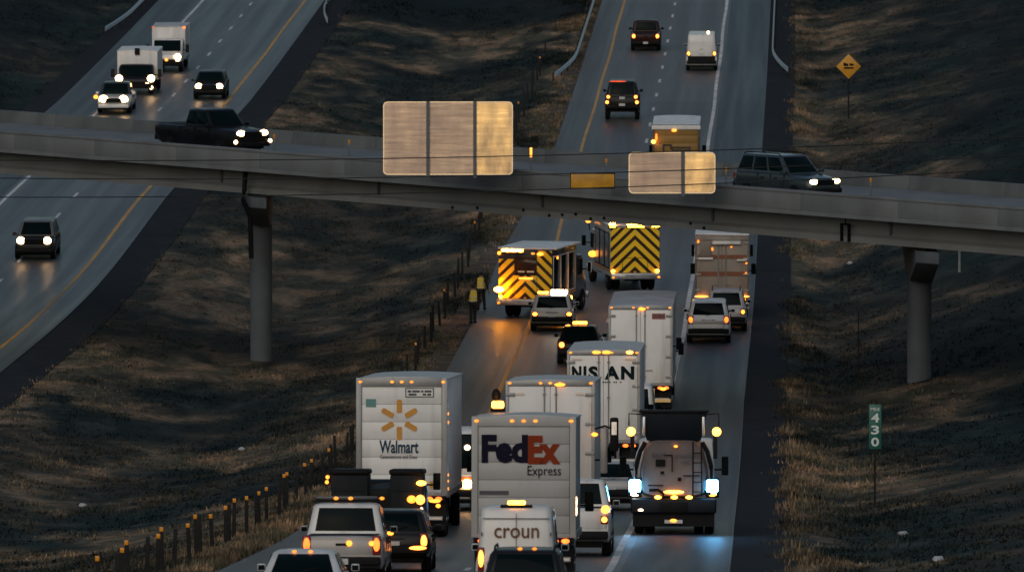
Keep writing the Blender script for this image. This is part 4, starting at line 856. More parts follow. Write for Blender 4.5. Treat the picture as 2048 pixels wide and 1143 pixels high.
t = car('suv', 'dark wagon with a tall glowing amber lamp, just right of the silver pickup', 'car', 'suv', P_DARK, 4.6, 1.86, 1.52, .98, BRAKE, tl=(.10, .2), group=QUEUE, roofmat=P_DARK); place(t, 786, 247)
lamp(t, .62, -.1, .62, .22, .05, BRAKE, 'bumper_light', .05); lamp(t, -.1, -.1, .98, .12, .06, AMBER, 'bumper_light', .05)
t = car('panel_van', 'small white panel van lettered croun in brown with an amber roof beacon', 'van', 'van', P_WHT, 4.5, 1.86, 2.16, 1.12, BRAKE, tl=(.08, .24), group=QUEUE, tailz=1.02); place(t, 1032, 222)
letter('croun', -.49, 1.50, 1.0, .235, .018, BROWNL, t, .008)
mk = MB(); mk.box(-.006, .006, .0, .03, .6, 2.05); mk.build('door_seam', GREYL, t); B(-.75, .75, .012, .04, 1.93, 1.945).build('door_trim', GREYL, t)
rb = B(-.36, .36, .12, .36, 2.17, 2.24).build('beacon_base', BLACK, t, bev=.03); B(-.2, .2, .10, .34, 2.24, 2.33).build('beacon_lens', AMBERHI, rb, bev=.03)
B(-.78, -.76, -.01, .03, 1.55, 1.63).build('door_hinge', BLACK, t); B(.76, .78, -.01, .03, 1.55, 1.63).build('door_hinge', BLACK, t)
t = car('suv', 'dark hatchback with a black rear window, cut off below the brown-lettered van', 'car', 'suv', P_DARK, 4.4, 1.82, 1.74, 1.08, BRAKE, group=QUEUE, rails=True); place(t, 1048, 204)
for x in (-.1, .2): lamp(t, x, .5, 1.78, .05, .03, MARK, 'roof_marker', .03)
t = car('shuttle_van', 'white shuttle van with a dark rear window, half hidden between two tall trucks', 'van', 'van', P_WHT, 5.6, 2.2, 2.56, 1.16, BRAKE, tl=(.1, .12), trim='vanglass', group=QUEUE, tailz=.86); place(t, 914, 312)
B(-1.0, 1.0, -.01, .01, .96, 1.08).build('orange_band', M('orange_stripe_paint', (.55, .16, .04), .5), t)
lamp(t, .32, -.06, .86, .17, .15, E('warm_lamp_glow', (1, .5, .16), 22), 'work_light', .07); lamp(t, -.1, -.04, 2.0, .06, .1, HEADLO, 'work_light', .05); lamp(t, .32, -.04, 2.0, .1, .09, HEADLO, 'work_light', .05)
t = car('pickup_truck', 'white pickup with two stacked amber lamps, right of the purple-lettered truck', 'pickup', 'pickup', P_WHT, 5.8, 2.0, 1.98, 1.28, BRAKE, tl=(.10, .10), group=QUEUE, tailz=.98); place(t, 1146, 264)
for s in (-1, 1): lamp(t, s*.86, -.01, 1.26, .12, .11, BRAKE, 'tail_light', .06)
t = car('sedan', 'pale grey car mostly hidden between the white pickup and the blue-lamp truck', 'car', 'sedan', P_SILV, 4.7, 1.85, 1.5, 1.0, AMBER, group=QUEUE); place(t, 1222, 312)
t = car('panel_van', 'small white van with rounded roof, tucked right of the bold-lettered trailer', 'van', 'van', P_WHT, 4.5, 1.86, 2.1, 1.12, TAIL, trim='vanglass', group=QUEUE); place(t, 1262, 375)
t = car('sedan', 'dark sedan with an amber bar on its roof, left of the plain white trailer', 'car', 'sedan', P_BLACK, 4.8, 1.92, 1.58, 1.0, BRAKE, tl=(.15, .15), group=QUEUE, tailz=.86); place(t, 1158, 428)
roof_bar(t, 0, 1.9, 1.61, .62, AMBERHI); lamp(t, -.5, 1.3, 1.62, .1, .05, AMBER, 'roof_light', .06)
t = car('suv', 'pale silver wagon with a glaring white roof bar beside the left emergency truck', 'car', 'suv', P_SAND, 4.4, 1.98, 1.62, 1.02, BRAKE, tl=(.15, .11), group=SCN); place(t, 1104, 450)
roof_bar(t, .30, .75, 1.64, .75, WARMW, BLACK, .16); roof_bar(t, -.42, .75, 1.64, .5, AMBERHI, BLACK, .09)
# --- right shoulder
t = car('suv', 'white sport wagon with a black rear window on the right shoulder', 'car', 'suv', P_WHT, 4.8, 1.96, 1.86, 1.2, TAIL, tl=(.12, .17), group=SCN, rails=False, tailz=1.06); place(t, 1417, 442)
B(-.8, .8, -.02, .03, .88, 1.02).build('silver_band', P_SILV, t, bev=.02)
t = car('suv', 'silver wagon ahead of the white sport wagon, partly hidden by it on the shoulder', 'car', 'suv', P_SILV, 4.6, 1.88, 1.82, 1.12, AMBER, group=SCN, rails=True); place(t, 1452, 450)
t = box_truck('box_truck', 'brown-grey box truck with rusty door stripes, stopped on the right shoulder', W=2.5, H=3.86, zf=.95, L=6.2, paint=P_BRN, door=P_BRN, frame=M('dark_brown_frame', (.14, .11, .09), .5), fw=.08, roof=WHITE, cat='truck', group=SCN, cabW=2.3, tails=AMBER)
place(t, 1444, 459)
aw = MB(); aw.add([(-1.24, -.05, 3.62), (1.22, -.05, 3.62), (1.22, -.35, 3.86), (-1.24, -.35, 3.9), (-1.24, .0, 3.66), (1.22, .0, 3.66), (1.22, -.3, 3.92), (-1.24, -.3, 3.95)], [(3,2,1,0),(4,5,6,7),(0,1,5,4),(1,2,6,5),(2,3,7,6),(3,0,4,7)]); aw.build('white_canopy', WHITE, t)
B(-.45, .85, -.14, -.02, 3.42, 3.58).build('canopy_rail', WHITE, t, bev=.02); B(-1.02, -.5, -.10, -.022, 2.86, 3.5).build('control_box', M('brown_box_steel', (.22, .18, .15), .5), t, bev=.02); B(-1.08, -.42, -.12, -.022, 2.72, 2.82).build('white_ledge', WHITE, t, bev=.01); B(.68, 1.15, -.12, -.022, 2.66, 2.74).build('white_ledge', WHITE, t, bev=.01)
for z, h in ((2.84, .09), (2.06, .10)):
    for a, b in ((-1.12, -.21), (-.13, .13), (.21, 1.12)): B(a, b, .006, .029, z - h, z + h).build('rust_stripe', RUST, t)
for x, z in ((-.45, 3.2), (.42, 3.3), (1.12, 2.55), (-1.1, 3.55), (1.1, 2.1)): lamp(t, x, -.03, z, .05, .09 if x < 0 else .04, MARK, 'marker_light', .03)
for s in (-1, 1):
    mirror(t, s*1.24, .6, 3.1, .14, .55, .04); lamp(t, s*.95, -.06, 1.02, .32, .05, BRAKE, 'tail_light', .04)
    for z in (.45, .68): B(min(s*.75, s*1.22), max(s*.75, s*1.22), -.02, .0, z, z + .09).build('bumper_tape', M('pale_bumper_tape', (.8, .60, .42), .4), t)
# --- emergency trucks
def emergency(label, variant, W=2.42, H=3.12, L=4.9, group=SCN):
    t = thing('emergency_truck', label, 'emergency truck', group=group); hw = W/2; zb = .92
    paint = M('pale_rescue_paint', (.46, .43, .40), .35, 0, .1, 1.5, coat=.3, dirt=.3) if variant == 'a' else M('dark_rescue_paint', (.028, .026, .03), .3, 0, .1, 1.5, coat=.4)
    B(-hw, hw, .06, L, .75, H).build('equipment_body', paint, t, bev=.03)
    if variant == 'a':
        B(-hw + .02, hw - .02, .02, .058, zb, H - .04).build('chevron_panel', CHEV, t)
        d = MB(); d.box(-.62, -.60, .008, .019, zb, 1.62); d.box(.60, .62, .008, .019, zb, 1.62); d.box(-.62, .62, .008, .019, 1.60, 1.62); d.build('hatch_frame', DARKM, t)
        B(-.1, .1, .0, .019, 1.48, 1.53).build('hatch_handle', BLACK, t)
    else:
        B(-hw + .02, -.52, .02, .058, zb, H - .45).build('chevron_panel', CHEV, t); B(.56, hw - .02, .02, .058, zb, H - .06).build('chevron_panel', CHEV, t)
        d = B(-.50, .54, .01, .058, zb, 1.98).build('rear_door', CHEV, t, bev=.01); B(-.3, .36, -.01, .009, 1.8, 1.9).build('door_light', AMBER, d)
        wn = B(-.50, .54, .0, .058, 2.0, 2.86).build('rear_window', M('amber_tinted_window', (.05, .022, .012), .12), t, bev=.02); B(-.34, -.02, -.012, -.001, 2.12, 2.2).build('window_bar', REFLTAPE, wn); B(.08, .42, -.012, -.001, 2.12, 2.2).build('window_bar', REFLTAPE, wn)
    o_ = B(-hw + .01, hw - .01, -.32, .05, .62, .90).build('step_bumper', ALU, t, bev=.03)
    B(-.5, .5, -.335, -.321, .68, .84).build('tread_plate', STEEL, o_)
    B(-hw - .04, hw + (.04 if variant == 'a' else .22), .0, L + .05, H + .005, H + .09).build('roof_slab', WHITE if variant == 'b' else paint, t, bev=.03)
    for s in (-1, 1):
        lamp(t, s*(hw - .13), -.02, 1.0, .10, .09, AMBERHI, 'tail_light', .05); lamp(t, s*(hw - .1), -.34, .72, .07, .05, MARK, 'bumper_light', .03)
        for k in range(3):
            y0 = .25 + k*1.5; sh = MB(); sh.box(min(s*hw, s*(hw + .018)), max(s*hw, s*(hw + .018)), y0, y0 + 1.3, 1.15, H - .35)
            p = sh.build('side_shutter', ALU if variant == 'a' else GLASS, t, bev=.006); tr = MB()
            for a, b, c_, d_ in ((y0 - .05, y0, 1.1, H - .3), (y0 + 1.3, y0 + 1.35, 1.1, H - .3), (y0, y0 + 1.3, H - .35, H - .3), (y0, y0 + 1.3, 1.1, 1.15)): tr.box(min(s*hw, s*(hw + .03)), max(s*hw, s*(hw + .03)), a, b, c_, d_)
            tr.build('shutter_frame', WHITE if variant == 'b' else DARKM, p)
        B(min(s*hw, s*(hw + .015)), max(s*hw, s*(hw + .015)), .1, L - .1, .95, 1.06).build('side_stripe', M('orange_side_stripe', (.5, .2, .03), .4), t)
        wheel(t, s*(hw - .2), 1.5, .5, .26, RIM, True); wheel(t, s*(hw - .16), L + 1.5, .5, .28)
    cw = hw - .04; cb = MB(); cb.loft([ring_car(y, .55, h_, w_) for y, h_, w_ in ((L + .12, 2.55, cw), (L + .2, 2.62, cw), (L + 1.5, 2.6, cw), (L + 2.0, 1.72, cw*.98), (L + 2.6, 1.5, cw*.92), (L + 2.7, 1.35, cw*.85))]); cb.build('cab', paint, t, ang=40)
    MB().panel([(cw*.86, L + 1.97, 1.8), (-cw*.86, L + 1.97, 1.8), (-cw*.84, L + 1.55, 2.5), (cw*.84, L + 1.55, 2.5)], .03).build('windshield', GLASS, t)
    for s in (-1, 1):
        B(min(s*cw, s*(cw + .015)), max(s*cw, s*(cw + .015)), L + .5, L + 1.4, 1.7, 2.4).build('side_window', GLASS, t)
        mirror(t, s*cw, L + 1.5, 2.0, .2, .5, .22, BLACK if variant == 'a' else WHITE); lamp(t, s*.8, L + 2.64, 1.0, .14, .1, HEADLO, 'headlight', .08)
    B(-.42, .42, .3, L + 2.4, .5, .74).build('chassis', DARKM, t); B(-cw, cw, L + 2.6, L + 2.85, .5, .8).build('front_bumper', ALU, t, bev=.04)
    return t, hw, H, L
t, hw, H, L = emergency('left emergency truck with a dark rear window between yellow chevrons, two workers beside it', 'b', W=2.55, H=3.18)
place(t, 1050, 459, rot=-12)
roof_bar(t, -.62, .12, H + .09 - .26, 1.0, BEACON, BLACK, .14); lamp(t, -1.22, -.04, 3.0, .09, .09, AMBER, 'beacon', .06); lamp(t, .38, -.02, 3.0, .1, .05, MARK, 'beacon', .05); lamp(t, .72, -.03, 2.98, .16, .09, AMBER, 'beacon', .05)
lamp(t, -1.12, -.46, 1.35, .24, .13, BEACON, 'floodlight', .07); MB().tube([(-1.12, .03, 1.35), (-1.12, -.42, 1.35)], .035).build('lamp_arm', BLACK, t)
lamp(t, 1.42, .5, 2.8, .05, .08, AMBER, 'side_marker', .06); lamp(t, 1.6, 2.2, .85, .12, .1, BEACON, 'side_turn_light', .1)
MB().tube([(1.3, 2.2, .85), (1.6, 2.2, .85)], .03).build('lamp_arm', BLACK, t)
t, hw, H, L = emergency('right emergency truck whose whole rear is yellow and dark chevrons, under the overpass', 'a', W=2.40, H=3.10)
place(t, 1270, 476, rot=10)
roof_bar(t, .05, .12, H - .06, .82, BEACON, BLACK, .13); roof_bar(t, 1.0, .12, H - .06, .38, BEACON, BLACK, .18); roof_bar(t, -1.08, .12, H - .06, .26, BEACON, BLACK, .2)
lamp(t, -1.26, 6.4, 2.95, .14, .12, AMBER, 'beacon', .1); MB().tube([(-1.2, 6.4, 2.5), (-1.24, 6.4, 2.9)], .03).build('beacon_stalk', BLACK, t); lamp(t, -1.36, 4.4, 1.5, .22, .16, AMBER, 'side_floodlight', .1); MB().tube([(-1.2, 4.4, 1.5), (-1.34, 4.4, 1.5)], .04).build('lamp_arm', BLACK, t)
# --- tank truck with blue-white lamps
t = thing('tank_truck', 'rounded tan tank truck with two glaring blue-white rear lamps', 'truck', group=QUEUE)
TANP = M('dusty_pink_tan_paint', (.19, .148, .135), .5, .1, .2, 1.3, dirt=.65, dirtcol=(.06, .05, .045))
def tring(y, k, zc=1.92, hz=.84):
    return [(k*1.0*math.copysign(abs(math.cos(a))**.32, math.cos(a)), y, zc + k*hz*math.copysign(abs(math.sin(a))**.32, math.sin(a))) for a in [2*math.pi*i/32 for i in range(32)]]
def tsh(r): return [(x*(1.0 - .20*max(0, (z - 1.7)/1.0)**1.3), y, z) for x, y, z in r]
MB().loft([tsh(tring(.10, .80)), tsh(tring(.04, .92)), tsh(tring(.12, .98)), tsh(tring(.4, 1)), tsh(tring(5.2, 1)), tsh(tring(5.4, .94)), tsh(tring(5.45, .8))]).build('tank', TANP, t, ang=50)
for y in (1.2, 2.6, 4.0): MB().loft([[(a*1.02, y - .04 if i == 0 else y + .04, 1.92 + (z - 1.92)*1.02) for a, _, z in tsh(tring(0, 1))] for i in (0, 1)]).build('tank_band', STEEL, t)
for s in (-1, 1):
    pts = [(s*1.05, .02, 1.15), (s*1.10, .0, 1.5), (s*1.08, .0, 2.0), (s*.98, .0, 2.4), (s*.82, .02, 2.68)]
    MB().tube(pts, .07, 8).build('fender_rail', BLACK, t); MB().tube([(s*1.13, .02, 1.6), (s*1.13, .02, 2.05), (s*1.04, .0, 2.4), (s*.9, .03, 2.66)], .03, 6).build('chrome_rail', ALU, t)
hp = MB(); hp.add([(-.78, .1, 2.72), (.78, .1, 2.72), (.78, 1.5, 2.72), (-.78, 1.5, 2.72), (-.95, .0, 3.52), (.95, .0, 3.52), (.95, 1.6, 3.52), (-.95, 1.6, 3.52)], [(0,3,2,1),(4,5,6,7),(0,1,5,4),(1,2,6,5),(2,3,7,6),(3,0,4,7)])
h_ = hp.build('hopper', M('dark_hopper_steel', (.006, .010, .015), .6, 0, .3, 2, spec=.15), t, bev=.04); B(-1.0, 1.0, -.04, 1.64, 3.521, 3.6).build('hopper_rim', BLACK, h_, bev=.02)
for s in (-1, 1):
    B(s*.86 - .04, s*.86 + .04, -.07, -.03, 2.85, 3.42).build('grab_bar', ALU, h_, bev=.015)
    MB().tube([(s*.95, .3, 3.48), (s*1.3, .3, 3.5), (s*1.3, .3, 3.15)], .022).build('lamp_arm', BLACK, t); lamp(t, s*1.24, .22, 2.98, .13, .13, AMBERHI, 'beacon', .1); B(s*1.2 - .06, s*1.2 + .06, .24, .34, 2.2, 2.85).build('beacon_stalk', BLACK, t)
    m_ = mirror(t, s*1.22, .9, 1.98, .2, .55, .16)
    lb = B(s*1.12 - .2, s*1.12 + .2, .02, .12, 1.08, 1.66).build('lamp_housing', BLACK, t, bev=.03); lamp(lb, s*1.12, -.03, 1.42, .17, .18, BLUE, 'blue_lamp', .06, True); lamp(lb, s*1.12, .0, 1.18, .12, .06, WARMW if s < 0 else AMBERHI, 'lower_lamp', .05)
    for y in (1.5, 2.8): wheel(t, s*1.02, y, .5, .26, RIM, True)
    wheel(t, s*.98, 7.2, .5, .28)
B(-1.24, 1.24, -.06, .5, .62, 1.06).build('rear_bumper', M('dark_bumper_steel', (.007, .012, .018), .5, 0, .3, 2, spec=.2), t, bev=.06, seg=3); B(-1.18, 1.18, .1, .55, .24, .618).build('mudguard', BLACK, t); B(-.42, .42, -.085, -.061, .66, .95).build('equipment_hatch', BLACK, t, bev=.01)
for x in (-.45, .02, .45): lamp(t, x, -.05, 1.09, .10, .05, AMBERHI, 'marker_light', .05)
lamp(t, 0, .04, 1.24, .30, .05, AMBERHI, 'step_light', .05); lamp(t, .06, .02, 2.56, .06, .035, AMBER, 'marker_light', .03)
B(-.26, .26, -.08, -.061, .34, .44).build('licence_plate', PLATE, t); lamp(t, 0, -.10, .42, .10, .05, AMBER, 'plate_light', .03); lamp(t, -.95, -.08, .72, .08, .04, HEADLO, 'marker_light', .03)
ld = MB(); ld.tube([(.56, -.06, 1.12), (.56, -.06, 2.7)], .022); ld.tube([(.82, -.06, 1.12), (.80, -.06, 2.6)], .022)
for z in np.arange(1.25, 2.6, .28): ld.tube([(.56, -.06, z), (.81, -.06, z)], .016)
ld.build('ladder', DARKM, t); MB().tube([(-.7, .0, 1.3), (-.45, -.05, 1.3), (-.3, -.05, 1.2), (-.3, -.05, 1.1)], .045, 8).build('drain_pipe', DARKM, t)
letter('BR2T', -.62, 2.24, .40, .12, .005, GREYL, t); letter('SCHEEDD ML', .05, 2.22, .72, .11, .005, GREYL, t); letter('NBC', .22, 2.04, .26, .11, .005, GREYL, t)
q = MB(); q.box(-.52, -.24, .0, .05, 1.98, 2.18); q.box(-.06, -.03, .0, .05, 1.82, 2.32); q.box(-.30, -.061, .0, .05, 2.29, 2.32); q.box(.28, .75, .0, .05, 1.70, 1.73); q.box(-.74, -.3, .0, .05, 1.42, 1.45); q.box(.12, .22, .0, .05, 1.56, 1.66); q.box(-.38, -.28, .0, .05, 1.76, 1.84); q.build('tank_hatch', DARKM, t)
cb_ = MB(); cb_.loft([ring_car(y, .6, h2, w_) for y, h2, w_ in ((5.7, 2.6, 1.12), (5.8, 2.68, 1.14), (6.8, 2.68, 1.14), (7.3, 1.75, 1.12), (8.3, 1.6, 1.02), (8.4, 1.45, .94))]); cb_.build('cab', P_WHT, t, ang=40)
MB().panel([(.96, 7.26, 1.85), (-.96, 7.26, 1.85), (-.93, 6.86, 2.58), (.93, 6.86, 2.58)], .03).build('windshield', GLASS, t); B(-.42, .42, .5, 8.1, .55, 1.0).build('chassis', DARKM, t)
for s in (-1, 1): lamp(t, s*.75, 8.34, 1.1, .14, .1, HEADLO, 'headlight', .08)
place(t, 1347, 288)
# --- far lanes, driving away
TANY = M('tan_yellow_box_paint', (.30, .165, .035), .5, 0, .15, 1.5, dirt=.3)
t = car('pickup_truck', 'dark red pickup farthest up the lanes with orange tail lamps', 'pickup', 'pickup', P_DRED, 5.6, 1.92, 1.84, 1.16, BRAKE, tl=(.13, .16), group=FARG, tailz=.98); place(t, 1291, 643)
t = car('panel_van', 'white van with orange tail lamps beside the white edge line in the far lanes', 'van', 'van', P_WHT, 5.2, 1.98, 2.3, 1.3, BRAKE, tl=(.11, .16), group=FARG, tailz=1.1); place(t, 1403, 625)
lamp(t, .42, .3, 2.42, .10, .10, HEADLO, 'roof_beacon', .1); B(-.85, .85, -.02, .02, .55, .95).build('dark_tailboard', BLACK, t)
t = car('pickup_truck', 'tall dark pickup with amber lamps hugging the yellow line in the far lanes', 'pickup', 'suv', P_BLACK, 5.0, 2.0, 2.22, 1.42, BRAKE, tl=(.13, .12), group=FARG, clear=.55, tailz=1.36, wr=.46); place(t, 1244, 583)
for s in (-1, 1): lamp(t, s*.87, .0, 1.06, .1, .1, BRAKE, 'tail_light', .06)
lamp(t, -.25, .45, 2.24, .5, .04, TAILDIM, 'roof_marker', .04); B(-.18, .18, -.1, -.08, .85, 1.0).build('number_plate', PLATE, t)
t = box_truck('box_truck', 'tan-yellow box truck with a dark framed emblem, half hidden behind the overpass', W=2.52, H=3.75, zf=1.0, L=6.5, paint=TANY, door=TANY, frame=M('dark_frame_paint', (.07, .05, .04), .5), style='roll', roof=WHITE, fw=.10, group=FARG, cat='truck'); place(t, 1352, 531)
dz = [c for c in t.children if c.name.startswith('roller_door')][0]
q = MB(); q.box(-.72, -.62, .02, .044, 2.2, 2.72); q.box(-.62, -.22, .02, .044, 2.62, 2.72); q.box(-.62, -.42, .02, .044, 2.2, 2.3); q.box(-.32, -.22, .02, .044, 2.42, 2.62); q.box(-.42, .78, .02, .0435, 2.12, 2.2); q.box(-.22, .78, .02, .044, 2.21, 2.58); q.build('dark_emblem', M('dark_brown_emblem', (.03, .018, .01), .5), dz)
q = MB(); q.box(-.14, .7, .012, .0195, 2.44, 2.47); q.box(-.14, .7, .012, .0195, 2.32, 2.35); q.build('emblem_bars', TANY, dz)
B(-1.3, 1.3, -.06, .0, 3.5, 3.72).build('white_header', WHITE, t, bev=.02); lamp(t, -1.2, -.08, 2.85, .12, .1, AMBERHI, 'turn_light', .06); lamp(t, -1.05, -.08, 3.1, .06, .2, MARK, 'marker_light', .05); lamp(t, -.1, -.09, 3.45, .14, .07, AMBER, 'marker_light', .05)
# --- oncoming carriageway
t = car('suv', 'silver-roofed dark wagon with two round headlights nearest on the oncoming road, before the overpass', 'car', 'suv', P_DARK, 4.7, 2.0, 1.78, 1.12, TAILDIM, HEAD, hl=(.20, .19), group=ONC, roofmat=PD_('dusty_grey_roof_paint', (.13, .13, .13)), headz=.98); place(t, 68, 494, oncoming=4.7)
t = car('sedan', 'dark low car with headlights on, close to the yellow line of the oncoming road', 'car', 'suv', P_DARK, 4.5, 1.95, 1.55, 1.0, TAILDIM, HEAD, hl=(.22, .18), group=ONC, headz=.8); place(t, 418, 600, oncoming=4.5)
t = box_truck('box_truck', 'white box van with headlights on, farthest back on the oncoming road', W=2.15, H=2.75, zf=.7, L=3.6, paint=WHITE, style='roll', cabpaint=P_WHT, cabW=2.0, cabL=2.0, cabH=2.0, group=ONC, cat='truck', mirrors=True); place(t, 333, 624, oncoming=5.75)
for s in (-1, 1): lamp(t, s*.70, 5.74, .98, .21, .20, HEAD, 'headlight', .1)
lamp(t, -.98, 3.6, 2.68, .1, .07, TAIL, 'marker_light', .06); lamp(t, .98, 3.6, 2.68, .07, .05, TAILDIM, 'marker_light', .06); g_ = B(-.55, .55, 5.65, 5.78, .5, .82).build('grille', BLACK, t, bev=.02); lamp(t, 0, 5.8, .78, .1, .08, AMBER, 'grille_light', .04)
t = box_truck('box_truck', 'black-fronted truck with a white body rising behind its cab, between two oncoming vehicles', W=2.5, H=2.55, zf=.8, L=4.2, paint=WHITE, style='roll', cabpaint=P_BLACK, cabW=2.1, cabL=2.0, cabH=1.75, group=ONC, cat='truck', roof=WHITE); place(t, 270, 604, oncoming=6.35)
for s in (-1, 1): lamp(t, s*.97, 6.3, 1.0, .23, .22, HEAD, 'headlight', .1)
lamp(t, -.98, 6.34, .45, .13, .12, HEADLO, 'fog_light', .08); B(-.15, .15, 4.21, 4.3, 2.3, 2.7).build('roof_vent', BLACK, t)
t = car('pickup_truck', 'white pickup with bright headlights and pale bumper, just beyond the overpass on the oncoming road', 'pickup', 'pickup', P_WHT, 5.4, 2.0, 1.7, 1.05, TAILDIM, HEAD, hl=(.27, .25), group=ONC, bump=P_WHT, headz=.86, roofmat=P_GREY); place(t, 227, 588, oncoming=5.4)
lamp(t, 1.05, 5.2, 1.0, .14, .12, AMBER, 'turn_light', .1)
# --- on the overpass
t = car('pickup_truck', 'black crew pickup with clustered headlights driving along the overpass', 'pickup', 'pickup', P_BLACK, 6.0, 2.05, 2.02, 1.32, TAIL, HEAD, hl=(.25, .15), group=OVR, clear=.45, headz=1.08, wr=.42); on_bridge(t, 424, 3.2, DECK + .01, L=6)
lamp(t, -.95, 5.98, .72, .11, .09, HEAD, 'fog_light', .06); lamp(t, .95, 5.98, .72, .11, .09, HEAD, 'fog_light', .06)
t = car('suv', 'steel-grey wagon with lit headlights driving along the overpass at the right', 'car', 'suv', P_GREY, 4.9, 1.9, 1.82, 1.12, TAIL, HEAD, hl=(.22, .13), group=OVR, rails=True, headz=.84); on_bridge(t, 1576, 3.0, DECK + .01, L=4.9)

# ------------------------------------------------------------------ people
SKIN = M('skin', (.30, .18, .12), .55, 0, .1, 6); CLOTH = M('dark_work_cloth', (.016, .016, .018), .85, 0, .3, 12); HIVIS = M('hi_vis_yellow', (.85, .66, .05), .6, 0, .15, 6); HAIR = M('dark_hair', (.012, .010, .009), .7, 0, .2, 20)
def skinned(name, pts, edges, mat, parent=None, sub=1):
    me = bpy.data.meshes.new(name); me.from_pydata([p[:3] for p in pts], edges, []); me.materials.append(mat)
    o = bpy.data.objects.new(name, me); COL.objects.link(o)
    if parent: o.parent = parent
    md = o.modifiers.new('skin', 'SKIN'); md.use_smooth_shade = True
    for i, p in enumerate(pts):
        d = me.skin_vertices[0].data[i]; r = p[3]; d.radius = (r, p[4] if len(p) > 4 else r); d.use_root = i == 0
    sb = o.modifiers.new('smooth', 'SUBSURF'); sb.levels = sb.render_levels = sub
    return o
def person(label, px, D, rz, height, arms, feet):
    k = height/1.78; P = [(0, 0, .96, .15, .11)]; Eg = []
    def ad(par, *p): P.append(p); Eg.append((par, len(P) - 1)); return len(P) - 1
    ch = ad(0, 0, .0, 1.14, .145, .10); sh = ad(ch, 0, 0, 1.36, .15, .10); nk = ad(sh, 0, .0, 1.50, .062); hd = ad(nk, 0, .02, 1.60, .085, .095); tp = ad(hd, 0, .015, 1.71, .075, .085)
    tr = [(0, 0, .98, .165, .125)]; te = []; jk = [(0, 0, .94, .165, .125), (0, 0, 1.15, .165, .12), (0, 0, 1.40, .165, .115)]; je = [(0, 1), (1, 2)]
    for s, (e_, h_), (fx, fy) in ((-1, arms[0], feet[0]), (1, arms[1], feet[1])):
        a = ad(sh, s*.19, 0, 1.42, .065); e1 = ad(a, s*e_[0], e_[1], e_[2], .048); wr_ = ad(e1, s*h_[0], h_[1], h_[2], .033)
        dv = (Vector((s*h_[0], h_[1], h_[2])) - Vector((s*e_[0], e_[1], e_[2]))).normalized(); base = Vector((s*h_[0], h_[1], h_[2])); pm = base + dv*.07; pa = ad(wr_, *pm, .036, .022)
        sd = dv.cross(Vector((0, 0, 1))); sd = sd.normalized() if sd.length > .1 else Vector((0, 1, 0))
        for q, ln in ((-.03, .07), (-.01, .085), (.01, .08), (.03, .062)):
            f0 = ad(pa, *(pm + sd*q + dv*.03), .0095); f1 = ad(f0, *(pm + sd*q + dv*(.03 + ln*.6) - Vector((0, 0, .012))), .0085); ad(f1, *(pm + sd*q + dv*(.03 + ln) - Vector((0, 0, .035))), .0075)
        t0 = ad(wr_, *(base + dv*.03 + sd*.04), .012); ad(t0, *(base + dv*.075 + sd*.062), .010)
        hp = ad(0, s*.09, 0, .90, .10); kn = ad(hp, s*(.09 + (fx - .09)*.5), fy*.5 + .02, .50, .065); an = ad(kn, s*fx, fy, .10, .042); ad(an, s*(fx + .02), fy + .14, .04, .04)
        i0 = len(tr); tr += [(s*.09, 0, .90, .115), (s*(.09 + (fx - .09)*.5), fy*.5 + .02, .50, .085), (s*fx, fy, .09, .072)]; te += [(0, i0), (i0, i0 + 1), (i0 + 1, i0 + 2)]
        j0 = len(jk); jk += [(s*.19, 0, 1.42, .082), (s*e_[0], e_[1], e_[2], .065), (s*(h_[0]*.88 + e_[0]*.12), h_[1]*.88 + e_[1]*.12, h_[2]*.88 + e_[2]*.12, .05)]; je += [(2, j0), (j0, j0 + 1), (j0 + 1, j0 + 2)]
    b = skinned('person', P, Eg, SKIN); tag(b, label, 'person', 'workers in hi-vis vests at the roadside')
    skinned('trousers', tr, te, CLOTH, b); skinned('jacket', jk, je, CLOTH, b)
    rg = lambda z, a, c_: [(a*math.copysign(abs(math.cos(2*math.pi*i/24))**.8, math.cos(2*math.pi*i/24)), c_*math.sin(2*math.pi*i/24), z) for i in range(24)]
    vs = MB().loft([rg(.98, .185, .15), rg(1.10, .185, .148), rg(1.25, .188, .146), rg(1.38, .185, .14), rg(1.46, .15, .11), rg(1.49, .08, .08)]).build('safety_vest', HIVIS, b, ang=60)
    for z in (1.03, 1.2): MB().loft([rg(z - .025, .19, .155), rg(z + .025, .19, .155)]).build('reflective_band', REFLTAPE, vs)
    MB().ell((0, -.005, 1.665), .092, .105, .105, 14, 8).build('hair', HAIR, b)
    face = MB(); face.ell((0, .115, 1.59), .014, .02, .022, 8, 5); face.build('nose', SKIN, b)
    q = MB(); 
    for s in (-1, 1): q.ell((s*.033, .098, 1.615), .012, .01, .008, 8, 5)
    q.build('eyes', HAIR, b); B(-.024, .024, .095, .103, 1.545, 1.553).build('mouth', M('lip', (.2, .08, .07), .5), b)
    ea = MB()
    for s in (-1, 1): ea.ell((s*.088, .01, 1.60), .012, .022, .032, 8, 5)
    ea.build('ears', SKIN, b)
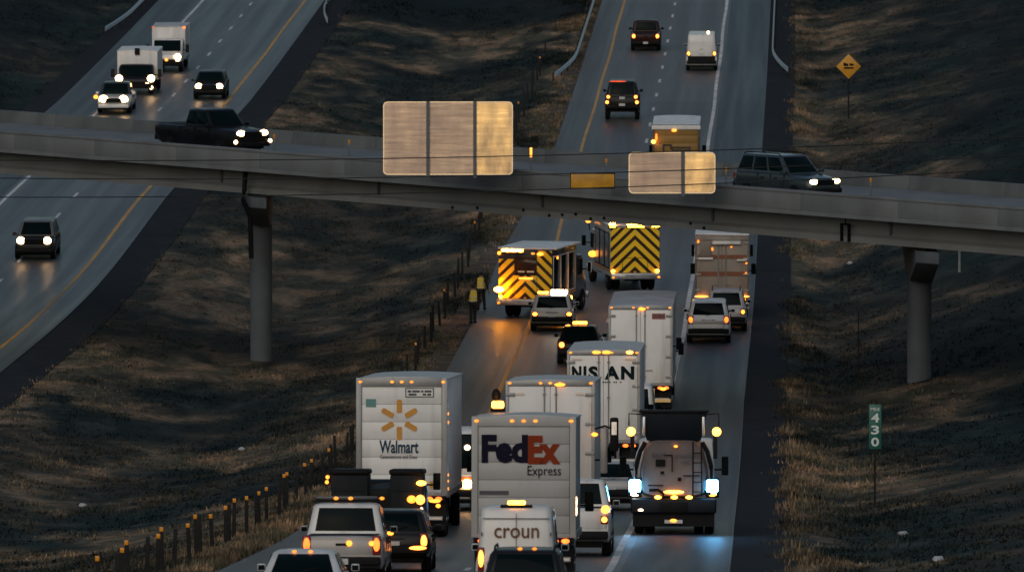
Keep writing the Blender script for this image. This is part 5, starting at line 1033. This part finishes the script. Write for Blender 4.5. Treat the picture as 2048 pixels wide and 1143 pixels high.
    for s, (fx, fy) in ((-1, feet[0]), (1, feet[1])): MB().loft([[(s*fx + a, fy + y, z) for a, z in ((-.05, .0), (.05, .0), (.048, h_), (-.048, h_))] for y, h_ in ((-.09, .09), (0, .11), (.1, .08), (.19, .045))]).build('boot', BLACK, b, bev=.012)
    X = xat(px, D, float(zroad(D))); b.location = (X, D, ground(X, D) + .06); b.rotation_euler = (0, 0, R(rz)); b.scale = (k, k, k); return b
person('person in a hi-vis vest standing nearer, arms folded in front, at the left road edge', 946, 456, 20, 1.80, (((.27, .02, 1.16), (.10, .26, 1.12)), ((.27, .02, 1.16), (.12, .28, 1.08))), ((.10, .0), (.12, .06)))
person('person in a hi-vis vest farther on, arms hanging, next to the left emergency truck', 962, 465, -15, 1.78, (((.29, -.02, 1.14), (.33, .06, .90)), ((.29, -.02, 1.14), (.34, .04, .89))), ((.13, -.06), (.14, .12)))
# ------------------------------------------------------------------ light
w = bpy.data.worlds.new('World'); S.world = w; w.use_nodes = True; nt = w.node_tree; bg = nt.nodes['Background']
sk = nt.nodes.new('ShaderNodeTexSky'); sk.sky_type = 'NISHITA'; sk.sun_disc = False
SEL, SAZ = 28, 195                                # the low sun stands behind the camera, a little to the left
sk.sun_elevation = R(SEL); sk.sun_rotation = R(SAZ); sk.air_density = 1.6; sk.dust_density = 2.0; sk.ozone_density = 3.2
nt.links.new(sk.outputs[0], bg.inputs[0]); bg.inputs[1].default_value = .05
sl = bpy.data.lights.new('sun', 'SUN'); so = bpy.data.objects.new('sun', sl); COL.objects.link(so)
sl.energy = .52; sl.angle = R(70); sl.color = (1, .90, .80)
dirv = Vector((math.sin(R(SAZ))*math.cos(R(SEL)), math.cos(R(SAZ))*math.cos(R(SEL)), math.sin(R(SEL))))
so.rotation_euler = (-dirv).to_track_quat('-Z', 'Y').to_euler()
S.view_settings.view_transform = 'Standard'; S.view_settings.look = 'None'; S.view_settings.exposure = EXPO; S.view_settings.gamma = 1; S.view_settings.use_curve_mapping = False
S.render.engine = 'CYCLES'; S.cycles.use_denoising = True; S.cycles.max_bounces = 6; S.cycles.sample_clamp_indirect = 4
